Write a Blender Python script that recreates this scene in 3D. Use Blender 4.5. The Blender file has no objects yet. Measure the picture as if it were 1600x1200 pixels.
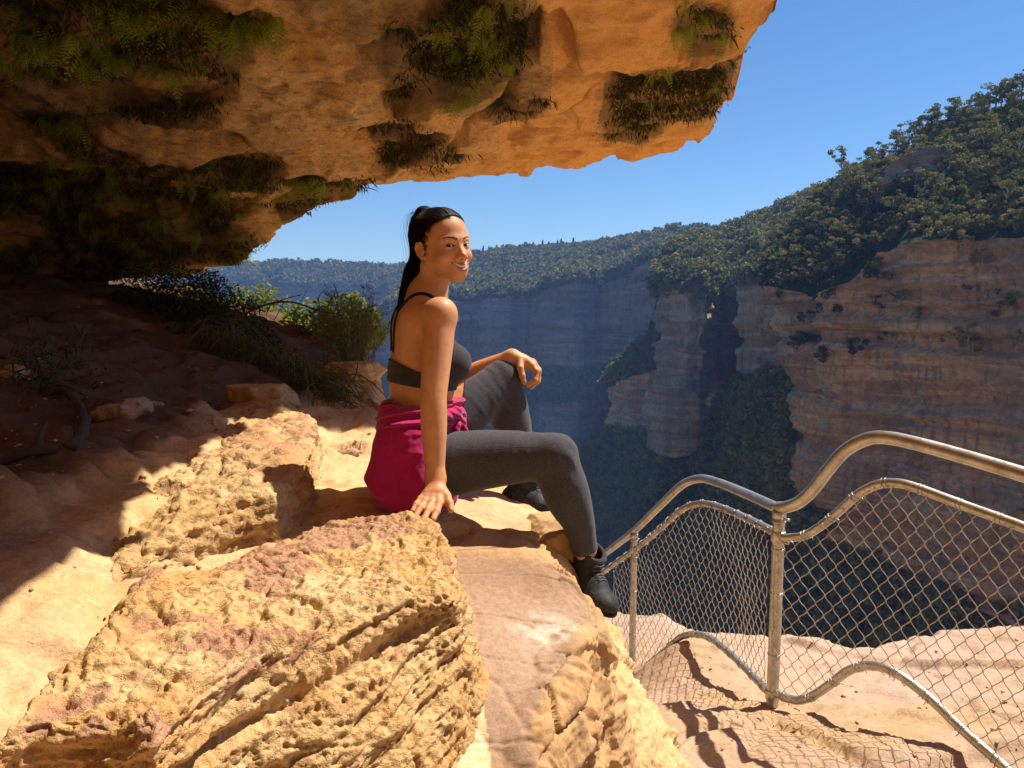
import bpy, math, random, time
import numpy as np
import openvdb as vdb
from math import radians as R, sin, cos, pi
T0 = time.time()
random.seed(7); RNG = np.random.default_rng(7)
scene = bpy.context.scene
COL = scene.collection

# ---------------------------------------------------------------- camera geometry (1600x1200 photo pixels)
FPX = 1180.0; PITCH = R(5.8); CAM = np.array([0.0, 0.0, 1.6])
SP, CP = sin(PITCH), cos(PITCH)
def ray(px, py):
    u = (px-800)/FPX; v = (py-600)/FPX
    return np.array([u, CP-v*SP, -SP-v*CP])
def P(px, py, Y):
    d = ray(px, py); return CAM + d*(Y/d[1])
def PZ(px, py, z):
    d = ray(px, py); return CAM + d*((z-CAM[2])/d[2])

# ---------------------------------------------------------------- object helpers
def link(o, parent=None):
    COL.objects.link(o)
    if parent is not None: o.parent = parent
    return o
def mesh_obj(name, verts, faces, mat=None, parent=None, smooth=False):
    me = bpy.data.meshes.new(name)
    v = np.asarray(verts, dtype=np.float32).reshape(-1, 3)
    if isinstance(faces, np.ndarray) and faces.ndim == 2:
        n, k = faces.shape
        me.vertices.add(len(v)); me.vertices.foreach_set('co', v.ravel())
        me.loops.add(n*k); me.loops.foreach_set('vertex_index', faces.astype(np.int32).ravel())
        me.polygons.add(n)
        me.polygons.foreach_set('loop_start', np.arange(0, n*k, k, dtype=np.int32))
        me.update(calc_edges=True)
    else:
        me.from_pydata([tuple(map(float, x)) for x in v], [], [tuple(map(int, f)) for f in faces]); me.update()
    if smooth: me.polygons.foreach_set('use_smooth', np.ones(len(me.polygons), dtype=bool))
    if mat: me.materials.append(mat)
    return link(bpy.data.objects.new(name, me), parent)
def tag(o, label, cat, group=None):
    o['label'] = label; o['category'] = cat
    if group: o['group'] = group
    return o
def kind(o, k): o['kind'] = k; return o
def empty(name, loc=(0, 0, 0)):
    o = bpy.data.objects.new(name, None); o.location = loc; o.empty_display_size = .1
    return link(o)
def set_col(o, name, arr):
    me = o.data; a = me.attributes.new(name, 'FLOAT_COLOR', 'POINT')
    arr = np.asarray(arr, dtype=np.float32)
    if arr.shape[1] == 3: arr = np.concatenate([arr, np.ones((len(arr), 1), np.float32)], 1)
    a.data.foreach_set('color', arr.ravel())

# ---------------------------------------------------------------- numpy noise
def _hash(ix, iy, iz, s):
    h = (ix.astype(np.int64)*374761393 + iy.astype(np.int64)*668265263 + iz.astype(np.int64)*2147483647*3 + s*974711) & 0xffffffff
    h = ((h ^ (h >> 13))*1274126177) & 0xffffffff
    h = ((h ^ (h >> 16))*2246822519) & 0xffffffff
    return ((h ^ (h >> 15)) & 0xffffff).astype(np.float32)/np.float32(0xffffff)
def vnoise(p, s=0):
    p = np.asarray(p, dtype=np.float32); i = np.floor(p); f = p-i; i = i.astype(np.int64)
    f = f*f*f*(f*(f*6-15)+10); x, y, z = i[:, 0], i[:, 1], i[:, 2]
    fx, fy, fz = f[:, 0], f[:, 1], f[:, 2]
    def L(a, b, t): return a+(b-a)*t
    c = [[[_hash(x+a, y+b, z+c_, s) for c_ in (0, 1)] for b in (0, 1)] for a in (0, 1)]
    r = L(L(L(c[0][0][0], c[1][0][0], fx), L(c[0][1][0], c[1][1][0], fx), fy),
          L(L(c[0][0][1], c[1][0][1], fx), L(c[0][1][1], c[1][1][1], fx), fy), fz)
    return r*2-1
def fbm(p, octaves=4, s=0, gain=.5, lac=2.03):
    p = np.asarray(p, dtype=np.float32); a = 1.; t = 0.; r = np.zeros(len(p), np.float32)
    for o in range(octaves):
        r += a*vnoise(p, s+o*17); t += a; a *= gain; p = p*lac+7.3
    return r/t
def ridged(p, octaves=4, s=0, gain=.5):
    p = np.asarray(p, dtype=np.float32); a = 1.; t = 0.; r = np.zeros(len(p), np.float32)
    for o in range(octaves):
        r += a*(1-np.abs(vnoise(p, s+o*17))*2); t += a; a *= gain; p = p*2.07+3.1
    return r/t
def worley(p, s=0, two=False):
    p = np.asarray(p, dtype=np.float32); i = np.floor(p).astype(np.int64); f = p-i
    d1 = np.full(len(p), 9., np.float32); d2 = d1.copy(); idv = np.zeros(len(p), np.float32)
    for a in (-1, 0, 1):
        for b in (-1, 0, 1):
            for c in (-1, 0, 1):
                x, y, z = i[:, 0]+a, i[:, 1]+b, i[:, 2]+c
                h1 = _hash(x, y, z, s); h2 = _hash(x, y, z, s+91); h3 = _hash(x, y, z, s+173)
                d = (a+h1-f[:, 0])**2+(b+h2-f[:, 1])**2+(c+h3-f[:, 2])**2
                m = d < d1; d2 = np.where(m, d1, np.minimum(d2, d)); idv = np.where(m, h1, idv); d1 = np.where(m, d, d1)
    return (np.sqrt(d1), np.sqrt(d2), idv) if two else np.sqrt(d1)
def sstep(a, b, x):
    t = np.clip((x-a)/(b-a), 0, 1); return t*t*(3-2*t)

# ---------------------------------------------------------------- signed distance modelling
def S_cone(a, b, ra, rb, k=.02, sq=None):
    a = np.asarray(a, np.float32); b = np.asarray(b, np.float32); ab = b-a; L2 = max(float(ab@ab), 1e-9)
    def f(p):
        h = np.clip(((p-a)@ab)/L2, 0, 1)
        return np.linalg.norm(p-a-h[:, None]*ab, axis=1)-(ra+(rb-ra)*h)
    f.k = k; return f
def S_ell(c, r, k=.02, M=None):
    c = np.asarray(c, np.float32); r = np.asarray(r, np.float32)
    M_ = None if M is None else np.asarray(M, np.float32)          # rows: local axes
    def f(p):
        q = p-c
        if M_ is not None: q = q@M_.T
        k0 = np.linalg.norm(q/r, axis=1); k1 = np.linalg.norm(q/(r*r), axis=1)+1e-9
        return k0*(k0-1)/k1
    f.k = k; return f
def S_multi(pts, rad, k=.02):
    segs = S_chain(pts, rad, k)
    def f(p):
        d = segs[0](p)
        for g in segs[1:]: d = np.minimum(d, g(p))
        return d
    f.k = k; return f
def S_chain(pts, rad, k=.01):
    return [S_cone(pts[i], pts[i+1], rad[i], rad[i+1], k) for i in range(len(pts)-1)]
def smin(a, b, k):
    h = np.maximum(k-np.abs(a-b), 0)/k
    return np.minimum(a, b)-h*h*k*.25
def evals(prims, p):
    d = None
    for f in prims:
        e = f(p).astype(np.float32); d = e if d is None else smin(d, e, f.k)
    return d
def sdf_mesh(prims, lo, hi, res, subs=(), post=None, B=16, adapt=0.0, margin=1.0):
    lo = np.asarray(lo, float); hi = np.asarray(hi, float)
    nb = np.ceil((hi-lo)/(res*B)).astype(int); n = nb*B
    gx, gy, gz = np.meshgrid(*[np.arange(k) for k in nb], indexing='ij')
    bi = np.stack([gx.ravel(), gy.ravel(), gz.ravel()], 1)
    cen = (lo+(bi*B+(B-1)/2)*res).astype(np.float32)
    D = np.stack([f(cen) for f in prims]); ks = np.array([f.k for f in prims], np.float32)
    hd = res*B*.87*margin
    dm = D.min(0); act = np.abs(dm) < hd*1.35+ks.max()*.5+.01*(margin-1)
    act &= True
    DS = np.stack([f(cen) for f in subs]) if len(subs) else None
    full = np.empty(tuple(n), np.float32)
    view = full.reshape(nb[0], B, nb[1], B, nb[2], B)
    view[...] = dm.reshape(nb[0], 1, nb[1], 1, nb[2], 1)
    ax = np.arange(B)*res
    ox, oy, oz = np.meshgrid(ax, ax, ax, indexing='ij'); off = np.stack([ox.ravel(), oy.ravel(), oz.ravel()], 1).astype(np.float32)
    for j in np.nonzero(act)[0]:
        p = off+(lo+bi[j]*B*res).astype(np.float32)
        idx = np.nonzero(D[:, j] < dm[j]+2.2*hd+ks)[0]
        d = evals([prims[i] for i in idx], p)
        if DS is not None:
            for i in np.nonzero(DS[:, j] < hd*1.4+.02)[0]:
                d = -smin(-d, subs[i](p), subs[i].k)
        if post is not None: d = post(p, d)
        a, b, c = bi[j]*B
        full[a:a+B, b:b+B, c:c+B] = d.reshape(B, B, B)
    g = vdb.FloatGrid(float(res*4)); g.copyFromArray(np.ascontiguousarray(np.clip(full, -res*4, res*4)))
    g.transform = vdb.createLinearTransform(voxelSize=res)
    if adapt > 0:
        pts, tris, quads = g.convertToPolygons(isovalue=0.0, adaptivity=adapt)
        return pts+lo, tris[:, ::-1], quads[:, ::-1]
    pts, quads = g.convertToQuads(isovalue=0.0)
    f_ = quads[:, ::-1]; a = pts[f_[:, 1]]-pts[f_[:, 0]]; b = pts[f_[:, 3]]-pts[f_[:, 0]]
    if (np.cross(a, b)*(pts[f_[:, 0]]-pts.mean(0))).sum() < 0: f_ = quads
    return pts+lo, f_
def keep(pts, quads, mask):
    q = quads[mask[quads].all(1)]; used = np.zeros(len(pts), bool); used[q] = True
    m = np.cumsum(used)-1; return pts[used], m[q]
def merge(parts):
    v, f, o = [], [], 0
    for p, q in parts: v.append(p); f.append(q+o); o += len(p)
    return np.concatenate(v), np.concatenate(f)

def tube(path, rad, n=8, cap=True):
    """returns verts, quads of a tube along path (list of points); rad scalar or list"""
    path = np.asarray(path, float); m = len(path); rad = np.broadcast_to(np.asarray(rad, float), (m,))
    tan = np.gradient(path, axis=0); tan /= np.linalg.norm(tan, axis=1)[:, None]+1e-12
    up = np.array([0, 0, 1.]) if abs(tan[0][2]) < .9 else np.array([1., 0, 0])
    v = np.zeros((m, n, 3)); a = np.arange(n)*2*pi/n
    s = np.cross(tan[0], up); s /= np.linalg.norm(s)
    for i in range(m):
        s = s-tan[i]*(s@tan[i]); s /= np.linalg.norm(s)+1e-12; t = np.cross(tan[i], s)
        v[i] = path[i]+rad[i]*(np.cos(a)[:, None]*s+np.sin(a)[:, None]*t)
    i, j = np.meshgrid(np.arange(m-1), np.arange(n), indexing='ij'); i = i.ravel(); j = j.ravel(); j2 = (j+1) % n
    q = np.stack([i*n+j, i*n+j2, (i+1)*n+j2, (i+1)*n+j], 1)
    v = v.reshape(-1, 3)
    if cap:
        v = np.concatenate([v, path[:1], path[-1:]]); c0, c1 = m*n, m*n+1
        jj = np.arange(0, n, 2); j1 = (jj+1) % n; j2 = (jj+2) % n
        q = np.concatenate([q, np.stack([np.full(len(jj), c0), j2, j1, jj], 1),
                            np.stack([np.full(len(jj), c1), (m-1)*n+jj, (m-1)*n+j1, (m-1)*n+j2], 1)])
    return v, q
def spline(pts, per=8):
    """Catmull-Rom through points"""
    p = np.asarray(pts, float); p = np.concatenate([[2*p[0]-p[1]], p, [2*p[-1]-p[-2]]]); out = []
    for i in range(1, len(p)-2):
        for t in np.arange(per)/per:
            out.append(.5*((2*p[i])+(-p[i-1]+p[i+1])*t+(2*p[i-1]-5*p[i]+4*p[i+1]-p[i+2])*t*t+(-p[i-1]+3*p[i]-3*p[i+1]+p[i+2])*t**3))
    out.append(p[-2]); return np.array(out)

# ---------------------------------------------------------------- material helpers
class NT:
    def __init__(s, name):
        s.m = bpy.data.materials.new(name); s.m.use_nodes = True; s.t = s.m.node_tree; s.t.nodes.clear()
        s.out = s.n('ShaderNodeOutputMaterial'); s.b = s.n('ShaderNodeBsdfPrincipled')
        s.l(s.b.outputs[0], s.out.inputs['Surface'])
    def n(s, t, **kw):
        nd = s.t.nodes.new(t)
        for k, v in kw.items():
            if k.startswith('i_'):
                key = k[2:]; key = int(key) if key.isdigit() else key.replace('_', ' ')
                nd.inputs[key].default_value = v
            else: setattr(nd, k, v)
        return nd
    def l(s, a, b): s.t.links.new(a, b)
    def coord(s, kind='Object', scale=(1, 1, 1), rot=(0, 0, 0)):
        tc = s.n('ShaderNodeTexCoord'); mp = s.n('ShaderNodeMapping'); mp.inputs['Scale'].default_value = scale; mp.inputs['Rotation'].default_value = rot
        s.l(tc.outputs[kind], mp.inputs[0]); return mp.outputs[0]
    def noise(s, vec, scale, detail=4, rough=.55, dist=0., lac=2.):
        nd = s.n('ShaderNodeTexNoise'); nd.inputs['Scale'].default_value = scale; nd.inputs['Detail'].default_value = detail
        nd.inputs['Roughness'].default_value = rough; nd.inputs['Distortion'].default_value = dist
        if vec is not None: s.l(vec, nd.inputs['Vector'])
        return nd.outputs['Fac']
    def vor(s, vec, scale, feature='F1', out='Distance'):
        nd = s.n('ShaderNodeTexVoronoi', feature=feature); nd.inputs['Scale'].default_value = scale; s.l(vec, nd.inputs['Vector']); return nd.outputs[out]
    def ramp(s, fac, stops, interp='LINEAR'):
        nd = s.n('ShaderNodeValToRGB'); cr = nd.color_ramp; cr.interpolation = interp
        while len(cr.elements) < len(stops): cr.elements.new(.5)
        for e, (p, c) in zip(cr.elements, stops):
            e.position = p; e.color = (c, c, c, 1) if not hasattr(c, '__len__') else (*c, 1)
        s.l(fac, nd.inputs[0]); return nd.outputs[0]
    def mix(s, fac, a, b, mode='MIX'):
        nd = s.n('ShaderNodeMix', data_type='RGBA', blend_type=mode)
        for val, idx in ((fac, 0), (a, 6), (b, 7)):
            if isinstance(val, bpy.types.NodeSocket): s.l(val, nd.inputs[idx])
            elif hasattr(val, '__len__'): nd.inputs[idx].default_value = (*val, 1)
            else: nd.inputs[idx].default_value = val
        return nd.outputs[2]
    def math(s, op, a, b=None, clamp=False):
        nd = s.n('ShaderNodeMath', operation=op, use_clamp=clamp)
        for i, v in enumerate((a, b)):
            if v is None: continue
            if isinstance(v, bpy.types.NodeSocket): s.l(v, nd.inputs[i])
            else: nd.inputs[i].default_value = v
        return nd.outputs[0]
    def attr(s, name, out='Color'):
        nd = s.n('ShaderNodeAttribute'); nd.attribute_name = name; return nd.outputs[out]
    def sep(s, v):
        nd = s.n('ShaderNodeSeparateXYZ'); s.l(v, nd.inputs[0]); return nd.outputs
    def bump(s, h, strength=.5, dist=.01, prev=None):
        nd = s.n('ShaderNodeBump'); nd.inputs['Strength'].default_value = strength; nd.inputs['Distance'].default_value = dist
        s.l(h, nd.inputs['Height'])
        if prev is not None: s.l(prev, nd.inputs['Normal'])
        s.l(nd.outputs[0], s.b.inputs['Normal']); return nd.outputs[0]
    def base(s, c, rough=.9, spec=.3):
        if isinstance(c, bpy.types.NodeSocket): s.l(c, s.b.inputs['Base Color'])
        else: s.b.inputs['Base Color'].default_value = (*c, 1)
        if isinstance(rough, bpy.types.NodeSocket): s.l(rough, s.b.inputs['Roughness'])
        else: s.b.inputs['Roughness'].default_value = rough
        s.b.inputs['Specular IOR Level'].default_value = spec; return s
def flat_mat(name, c, rough=.8, spec=.3, metal=0):
    m = NT(name).base(c, rough, spec); m.b.inputs['Metallic'].default_value = metal; return m.m
# ================================================================ THE WOMAN
def build_woman():
    W = empty('person', P(655, 775, 2.36))
    tag(W, 'smiling woman in black sports bra and grey leggings sitting on the rock ledge, looking back', 'person')
    off = np.array(W.location)
    def add(name, v, f, mat, parent=W, smooth=True):
        o = mesh_obj(name, np.asarray(v)-off, f, mat, parent, smooth); return o
    # ---- materials
    sk = NT('skin'); a = sk.attr('paint'); vec = sk.coord('Object')
    n1 = sk.noise(vec, 55, 4, .6); n2 = sk.noise(vec, 9, 2, .5)
    c = sk.mix(sk.ramp(n2, [(.35, 0), (.7, 1)]), (.66, .34, .170), (.58, .275, .130))
    tn = sk.n('ShaderNodeAttribute'); tn.attribute_name = 'paint'
    c = sk.mix(sk.ramp(sk.noise(vec, 38, 5, .7), [(.42, 0), (.72, .55)]), c, (.50, .19, .10)); c = sk.mix(sk.ramp(sk.noise(vec, 190, 3, .6), [(.60, 0), (.74, .35)]), c, (.34, .15, .075))
    c = sk.mix(tn.outputs['Alpha'], c, tn.outputs['Color'])
    sk.base(c, sk.ramp(n1, [(.3, .46), (.7, .60)]), .35)
    sk.b.inputs['Subsurface Weight'].default_value = .12; sk.b.inputs['Subsurface Radius'].default_value = (.012, .005, .003); sk.b.inputs['Subsurface Scale'].default_value = .6
    sk.bump(sk.noise(vec, 300, 4, .6), .25, .0012)
    def fabric(name, c1, c2, sc=900, rough=.95, sheen=.15, heather=True):
        m = NT(name); vec = m.coord('Object'); f1 = m.noise(vec, sc*.55, 3, .8); f2 = m.noise(vec, 14, 3, .6)
        c = m.mix(m.ramp(f1, [(.42, 0), (.58, 1)]), c1, c2)
        c = m.mix(m.ramp(f2, [(.3, 0), (.8, .25)]), c, tuple(x*.6 for x in c1))
        m.base(c, rough, .15); m.b.inputs['Sheen Weight'].default_value = sheen; m.b.inputs['Sheen Roughness'].default_value = .5
        m.bump(f1, .35, .0012); return m.m
    M_leg = fabric('heather_grey_knit', (.034, .035, .044), (.096, .097, .115), 700, .95, .12)
    M_bra = fabric('charcoal_jersey', (.026, .027, .034), (.060, .061, .072), 800, .9, .1)
    M_strap = fabric('black_elastic', (.010, .010, .012), (.020, .020, .022), 900, .7, .03)
    M_jk = fabric('magenta_fleece', (.36, .010, .105), (.46, .015, .145), 500, .95, .22)
    M_boot = fabric('black_boot_leather', (.018, .018, .022), (.042, .042, .050), 200, .6, .03)
    hm = NT('dark_hair'); hv = hm.coord('Object', (1, 1, .12)); hn = hm.noise(hv, 260, 3, .6)
    hm.base(hm.mix(hn, (.003, .002, .002), (.010, .006, .005)), .62, .16); hm.bump(hn, .5, .002); M_hair = hm.m

    # ---- frames
    ty = R(14); tf = np.array([cos(ty), sin(ty), 0]); tl = np.array([-sin(ty), cos(ty), 0]); tz = np.array([0, 0, 1.])
    TM = np.stack([tf, tl, tz])
    def T(c, f=0, l=0, u=0): return c+tf*f+tl*l+tz*u
    C0 = P(648, 722, 2.37); C1 = P(659, 634, 2.37); C2 = P(660, 566, 2.37); C3 = P(664, 505, 2.37); C4 = P(671, 470, 2.36)
    HC = P(690, 384, 2.33)
    hy = R(42); hf = np.array([sin(hy), -cos(hy), -.02]); hu = np.array([-.10, 0, 1.]); hu /= np.linalg.norm(hu)
    ha = np.cross(hu, hf); ha /= np.linalg.norm(ha); hf = np.cross(ha, hu); HM = np.stack([ha, hf, hu])
    def H(a, b, c): return HC+ha*a+hf*b+hu*c
    # ---- joints
    rsh = P(688, 492, 2.215); rel = P(677, 622, 2.15); rwr = P(680, 746, 2.12)
    lsh = T(C3, .01, .155, .015); lel = P(728, 590, 2.66); lwr = P(800, 558, 2.60)
    rhip = T(C0, .02, -.085, -.005); rkn = P(868, 712, 2.20); ran = P(914, 858, 2.235)
    lhip = T(C0, .03, .085, 0); lkn = P(785, 592, 2.60); lan = P(822, 752, 2.66)
    # ---- torso
    tor = [S_ell(T(C0, -.005, 0, .0), (.105, .165, .10), .05, TM),
           S_ell(T(C0, -.035, -.07, -.045), (.095, .095, .085), .05, TM), S_ell(T(C0, -.035, .07, -.045), (.095, .095, .085), .05, TM),
           S_ell(C1, (.088, .118, .10), .06, TM), S_ell(T((C1+C2)/2, 0), (.090, .120, .10), .06, TM),
           S_ell(T(C2, 0, 0, .0), (.098, .134, .105), .05, TM), S_ell(T(C3, -.010, 0, -.01), (.086, .135, .075), .05, TM),
           S_cone(T(C3, -.012, -.125, .022), T(C3, -.012, .125, .022), .042, .042, .05),
           S_ell(T(C2, .076, -.062, .000), (.064, .060, .060), .030, TM), S_ell(T(C2, .076, .062, .000), (.064, .060, .060), .030, TM),
           S_cone(T(C3, -.030, -.085, .035), T(C4, -.015, 0, .02), .036, .044, .04), S_cone(T(C3, -.030, .085, .035), T(C4, -.015, 0, .02), .036, .044, .04),
           S_ell(T(C3, -.062, -.075, -.04), (.028, .05, .07), .04, TM), S_ell(T(C3, -.062, .075, -.04), (.028, .05, .07), .04, TM)]
    nk = [S_cone(T(C4, -.004, 0, -.02), H(0, -.028, -.050), .049, .047, .03),
          S_cone(H(-.052, -.025, -.055), T(C4, .040, -.012, -.03), .012, .010, .03)]
    def leg(hip, kn, an):
        m = (hip+kn)/2+np.array([0, 0, .004]); cf = kn+(an-kn)*.33; d = (an-kn)/np.linalg.norm(an-kn)
        fw = (kn-hip)/np.linalg.norm(kn-hip); back = -(fw-d*(fw@d)); back /= np.linalg.norm(back)+1e-9
        tt = np.linspace(0, 1, 8); A_ = [hip+(kn-hip)*t+np.array([0, 0, .010])*sin(pi*t) for t in tt]
        rt = np.interp(tt, [0, .3, .6, .85, 1], [.097, .092, .081, .068, .0600])
        ts = np.linspace(0, 1, 8); B_ = [kn+(an-kn)*t+fw*.008*sin(pi*t) for t in ts]; rs = np.interp(ts, [0, .15, .35, .6, .85, 1], [.0585, .0560, .0565, .0495, .0395, .0365])
        return [S_multi(A_, rt, .03), S_multi(B_, rs, .02),
                S_ell(cf+back*.016, (.052, .054, .10), .04, np.stack([back, np.cross(back, d), d]))]
    RL = leg(rhip, rkn, ran); LL = leg(lhip, lkn, lan)
    def arm(sh, el, wr, s=1):
        tt = np.linspace(0, 1, 7); A_ = [sh+(el-sh)*t for t in tt]+[el+(wr-el)*t for t in tt[1:]]
        rr_ = np.interp(np.linspace(0, 2, 13), [0, .25, .6, 1, 1.25, 1.6, 2], [.0455, .0462, .0425, .0372, .0398, .0335, .0258])
        rr_ = np.convolve(np.pad(rr_, 1, mode='edge'), [.25, .5, .25], 'valid')
        return [S_ell(sh, (.047, .047, .050), .03), S_multi(A_, rr_, .02)]
    RA = arm(rsh, rel, rwr); LA = arm(lsh, lel, lwr)
    # ---- hands: wrist, then metacarpal/finger chains in photo pixels + depth
    def chain(pts, r, k=.006): return S_chain([P(*q) for q in pts], r, k)
    RH = [S_cone(rwr, P(680, 768, 2.095), .026, .024, .02), S_cone(P(672, 771, 2.085), P(688, 771, 2.085), .020, .020, .02),
          S_cone(P(666, 778, 2.068), P(685, 783, 2.062), .015, .016, .015)]
    RH += chain([(667, 771, 2.085), (658, 780, 2.060), (651, 788, 2.035), (645, 798, 2.012)], [.0125, .0100, .0085, .0068])
    RH += chain([(672, 770, 2.085), (665, 783, 2.052), (657, 793, 2.022), (650, 805, 1.995)], [.0135, .0108, .0092, .0074])
    RH += chain([(678, 770, 2.085), (675, 785, 2.048), (669, 797, 2.012), (664, 809, 1.985)], [.0135, .0112, .0096, .0078])
    RH += chain([(684, 770, 2.085), (686, 786, 2.048), (682, 799, 2.015), (677, 811, 1.990)], [.0135, .0112, .0096, .0078])
    RH += chain([(687, 762, 2.105), (697, 775, 2.080), (702, 786, 2.062), (705, 797, 2.045)], [.0170, .0135, .0112, .0090])
    LH = [S_cone(lwr, P(820, 566, 2.600), .023, .021, .02), S_cone(P(815, 564, 2.600), P(832, 572, 2.585), .019, .017, .02), S_cone(P(818, 562, 2.625), P(832, 568, 2.63), .017, .015, .02)]
    LH += chain([(812, 562, 2.585), (813, 575, 2.560), (816, 587, 2.552), (819, 597, 2.550)], [.0145, .0115, .0100, .0080])
    LH += chain([(827, 568, 2.585), (838, 580, 2.568), (836, 594, 2.556), (825, 602, 2.552)], [.0140, .0112, .0095, .0078])
    LH += chain([(830, 567, 2.605), (841, 580, 2.592), (840, 596, 2.585), (830, 605, 2.580)], [.0140, .0110, .0094, .0076])
    LH += chain([(832, 566, 2.625), (841, 578, 2.616), (841, 592, 2.610), (833, 602, 2.604)], [.0130, .0104, .0090, .0072])
    LH += chain([(830, 565, 2.645), (838, 576, 2.640), (838, 587, 2.636), (832, 596, 2.632)], [.0120, .0095, .0082, .0066])

    # ---- head
    hd = [S_ell(H(0, -.018, .034), (.0725, .090, .078), .03, HM), S_ell(H(0, .022, .028), (.064, .066, .068), .03, HM),
          S_ell(H(0, .030, -.026), (.0555, .056, .062), .03, HM),
          S_cone(H(-.047, .002, -.046), H(-.016, .060, -.092), .012, .013, .030), S_cone(H(.047, .002, -.046), H(.016, .060, -.092), .012, .013, .030),
          S_ell(H(0, .068, -.096), (.017, .017, .0145), .020, HM), S_cone(H(0, .030, -.070), H(0, .062, -.085), .022, .018, .03),
          S_ell(H(-.037, .057, -.040), (.024, .024, .020), .024, HM), S_ell(H(.037, .057, -.040), (.024, .024, .020), .024, HM),
          S_cone(H(-.040, .066, .008), H(-.012, .080, .007), .010, .010, .018), S_cone(H(.040, .066, .008), H(.012, .080, .007), .010, .010, .018),
          S_ell(H(0, .074, -.070), (.030, .020, .020), .016, HM)]
    soc = [S_ell(H(-.0315, .0905, -.0095), (.0165, .0115, .0105), .010, HM), S_ell(H(.0315, .0905, -.0095), (.0165, .0115, .0105), .010, HM)]
    nose = [S_cone(H(0, .082, -.003), H(0, .100, -.038), .0062, .0080, .010), S_ell(H(0, .1035, -.0425), (.0088, .0088, .0078), .006, HM),
            S_ell(H(-.0120, .0930, -.0455), (.0060, .0085, .0058), .007, HM), S_ell(H(.0120, .0930, -.0455), (.0060, .0085, .0058), .007, HM),
            S_cone(H(0, .078, -.016), H(0, .090, -.044), .0095, .0120, .014)]
    EY = [(-.0312, .0718, -.010), (.0312, .0718, -.010)]
    lids = [S_ell(H(*e), (.0142, .0142, .0142), .003, HM) for e in EY]
    upl = [(-.0325, .0700, -.0440), (-.0210, .0848, -.0545), (-.0105, .0925, -.0578), (-.0030, .0950, -.0582), (.0030, .0950, -.0582), (.0105, .0925, -.0578), (.0210, .0848, -.0545), (.0325, .0700, -.0440)]
    lol = [(-.0320, .0705, -.0452), (-.0205, .0840, -.0635), (-.0100, .0912, -.0718), (0, .0930, -.0740), (.0100, .0912, -.0718), (.0205, .0840, -.0635), (.0320, .0705, -.0452)]
    upl = [(x, y, z-.009) for x, y, z in upl]; lol = [(x, y, z-.009) for x, y, z in lol]
    lips = S_chain([H(*q) for q in upl], [.0022, .0030, .0034, .0036, .0036, .0034, .0030, .0022], .003) + S_chain([H(*q) for q in lol], [.0024, .0034, .0044, .0046, .0044, .0034, .0024], .003)
    slot = S_chain([H(-.0300, .0785, -.0560), H(-.014, .094, -.0700), H(0, .098, -.0745), H(.014, .094, -.0700), H(.0300, .0785, -.0560)], [.0016, .0042, .0052, .0042, .0016], .001)
    nost = [S_ell(H(-.0065, .0985, -.0515), (.0030, .0050, .0034), .002, HM), S_ell(H(.0065, .0985, -.0515), (.0030, .0050, .0034), .002, HM)]
    ear = []; earsub = []
    for s in (-1, 1):
        E0 = lambda a, b, c: H(s*(.0700+(a-.071)*.75), -.009+(b+.009)*.85, -.011+c*.84)
        rim = [E0(.071, .006, .012), E0(.078, -.003, .024), E0(.082, -.018, .024), E0(.083, -.026, .008), E0(.080, -.020, -.012), E0(.075, -.008, -.026), E0(.071, .003, -.028)]
        ear += S_chain(rim, [.0035, .0042, .0044, .0044, .0044, .0054, .0058], .004)
        ear += [S_ell(E0(.074, -.010, .0), (.005, .0135, .020), .006, HM), S_ell(E0(.074, .005, -.006), (.005, .004, .006), .004, HM)]
        earsub += [S_ell(E0(.0835, -.010, .002), (.0062, .0085, .0135), .003, HM)]
    head = hd
    def head_post(p, d):
        q = (p-HC.astype(np.float32))@HM.T.astype(np.float32)
        if ((q[:, 1] > .045) & (np.abs(q).max(1) < .13)).any():
            for f in soc: d = -smin(-d, f(p), f.k)
            for f in nose: d = smin(d, f(p), f.k)
            # eyelids: shell around the eyeball with an almond opening
            for f, e in zip(lids, EY):
                dl = f(p); aa = (q[:, 0]-e[0]); cc = q[:, 2]-e[2]; sgn = np.sign(e[0])
                w = np.clip(1-(aa/.0140)**2, 0, 1)
                top = .0047*w**.7+.0004; bot = -.0038*w**.8
                cc2 = cc-aa*sgn*.06
                op = np.maximum(np.maximum(cc2-top, bot-cc2), -(q[:, 1]-e[1]-.003))
                op = np.maximum(op, np.abs(aa)-.0142)
                d = smin(d, dl, .004); d = np.maximum(d, -op)
            for f in lips: d = smin(d, f(p), f.k)
            for f in slot+nost: d = -smin(-d, f(p), f.k)
        if ((np.abs(q[:, 0]) > .05) & (np.abs(q[:, 1]) < .06) & (np.abs(q[:, 2]) < .07)).any():
            for f in ear: d = smin(d, f(p), f.k)
            for f in earsub: d = -smin(-d, f(p), f.k)
        return d
    legs = RL+LL
    kn_pts = [(667, 771, 2.085), (672, 770, 2.085), (678, 770, 2.085), (684, 770, 2.085)]
    RH += [S_ell(P(a, b-2, c-.012), (.0070, .0070, .0070), .006) for a, b, c in kn_pts]+[S_ell(P(a, b, c-.004), (.0105, .0100, .0085), .004) for a, b, c in [(658, 780, 2.060), (665, 783, 2.052), (675, 785, 2.048), (686, 786, 2.048)]]
    RH += [S_cone(P(a, 768, 2.078), P(680, 755, 2.105), .0045, .003, .006) for a in (669, 676, 684)]+[S_ell(P(692, 750, 2.118), (.0075, .0075, .009), .012)]
    def F_legs(p): return evals(legs, p)
    F_legs.k = .004
    allp = tor+nk+RA+LA+hd+RH+LH+[F_legs]
    zc = H(0, 0, -.118)[2]
    pts, q = sdf_mesh(allp, (-.45, 1.95, .78), (.35, 2.85, 1.90), .0032)
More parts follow.
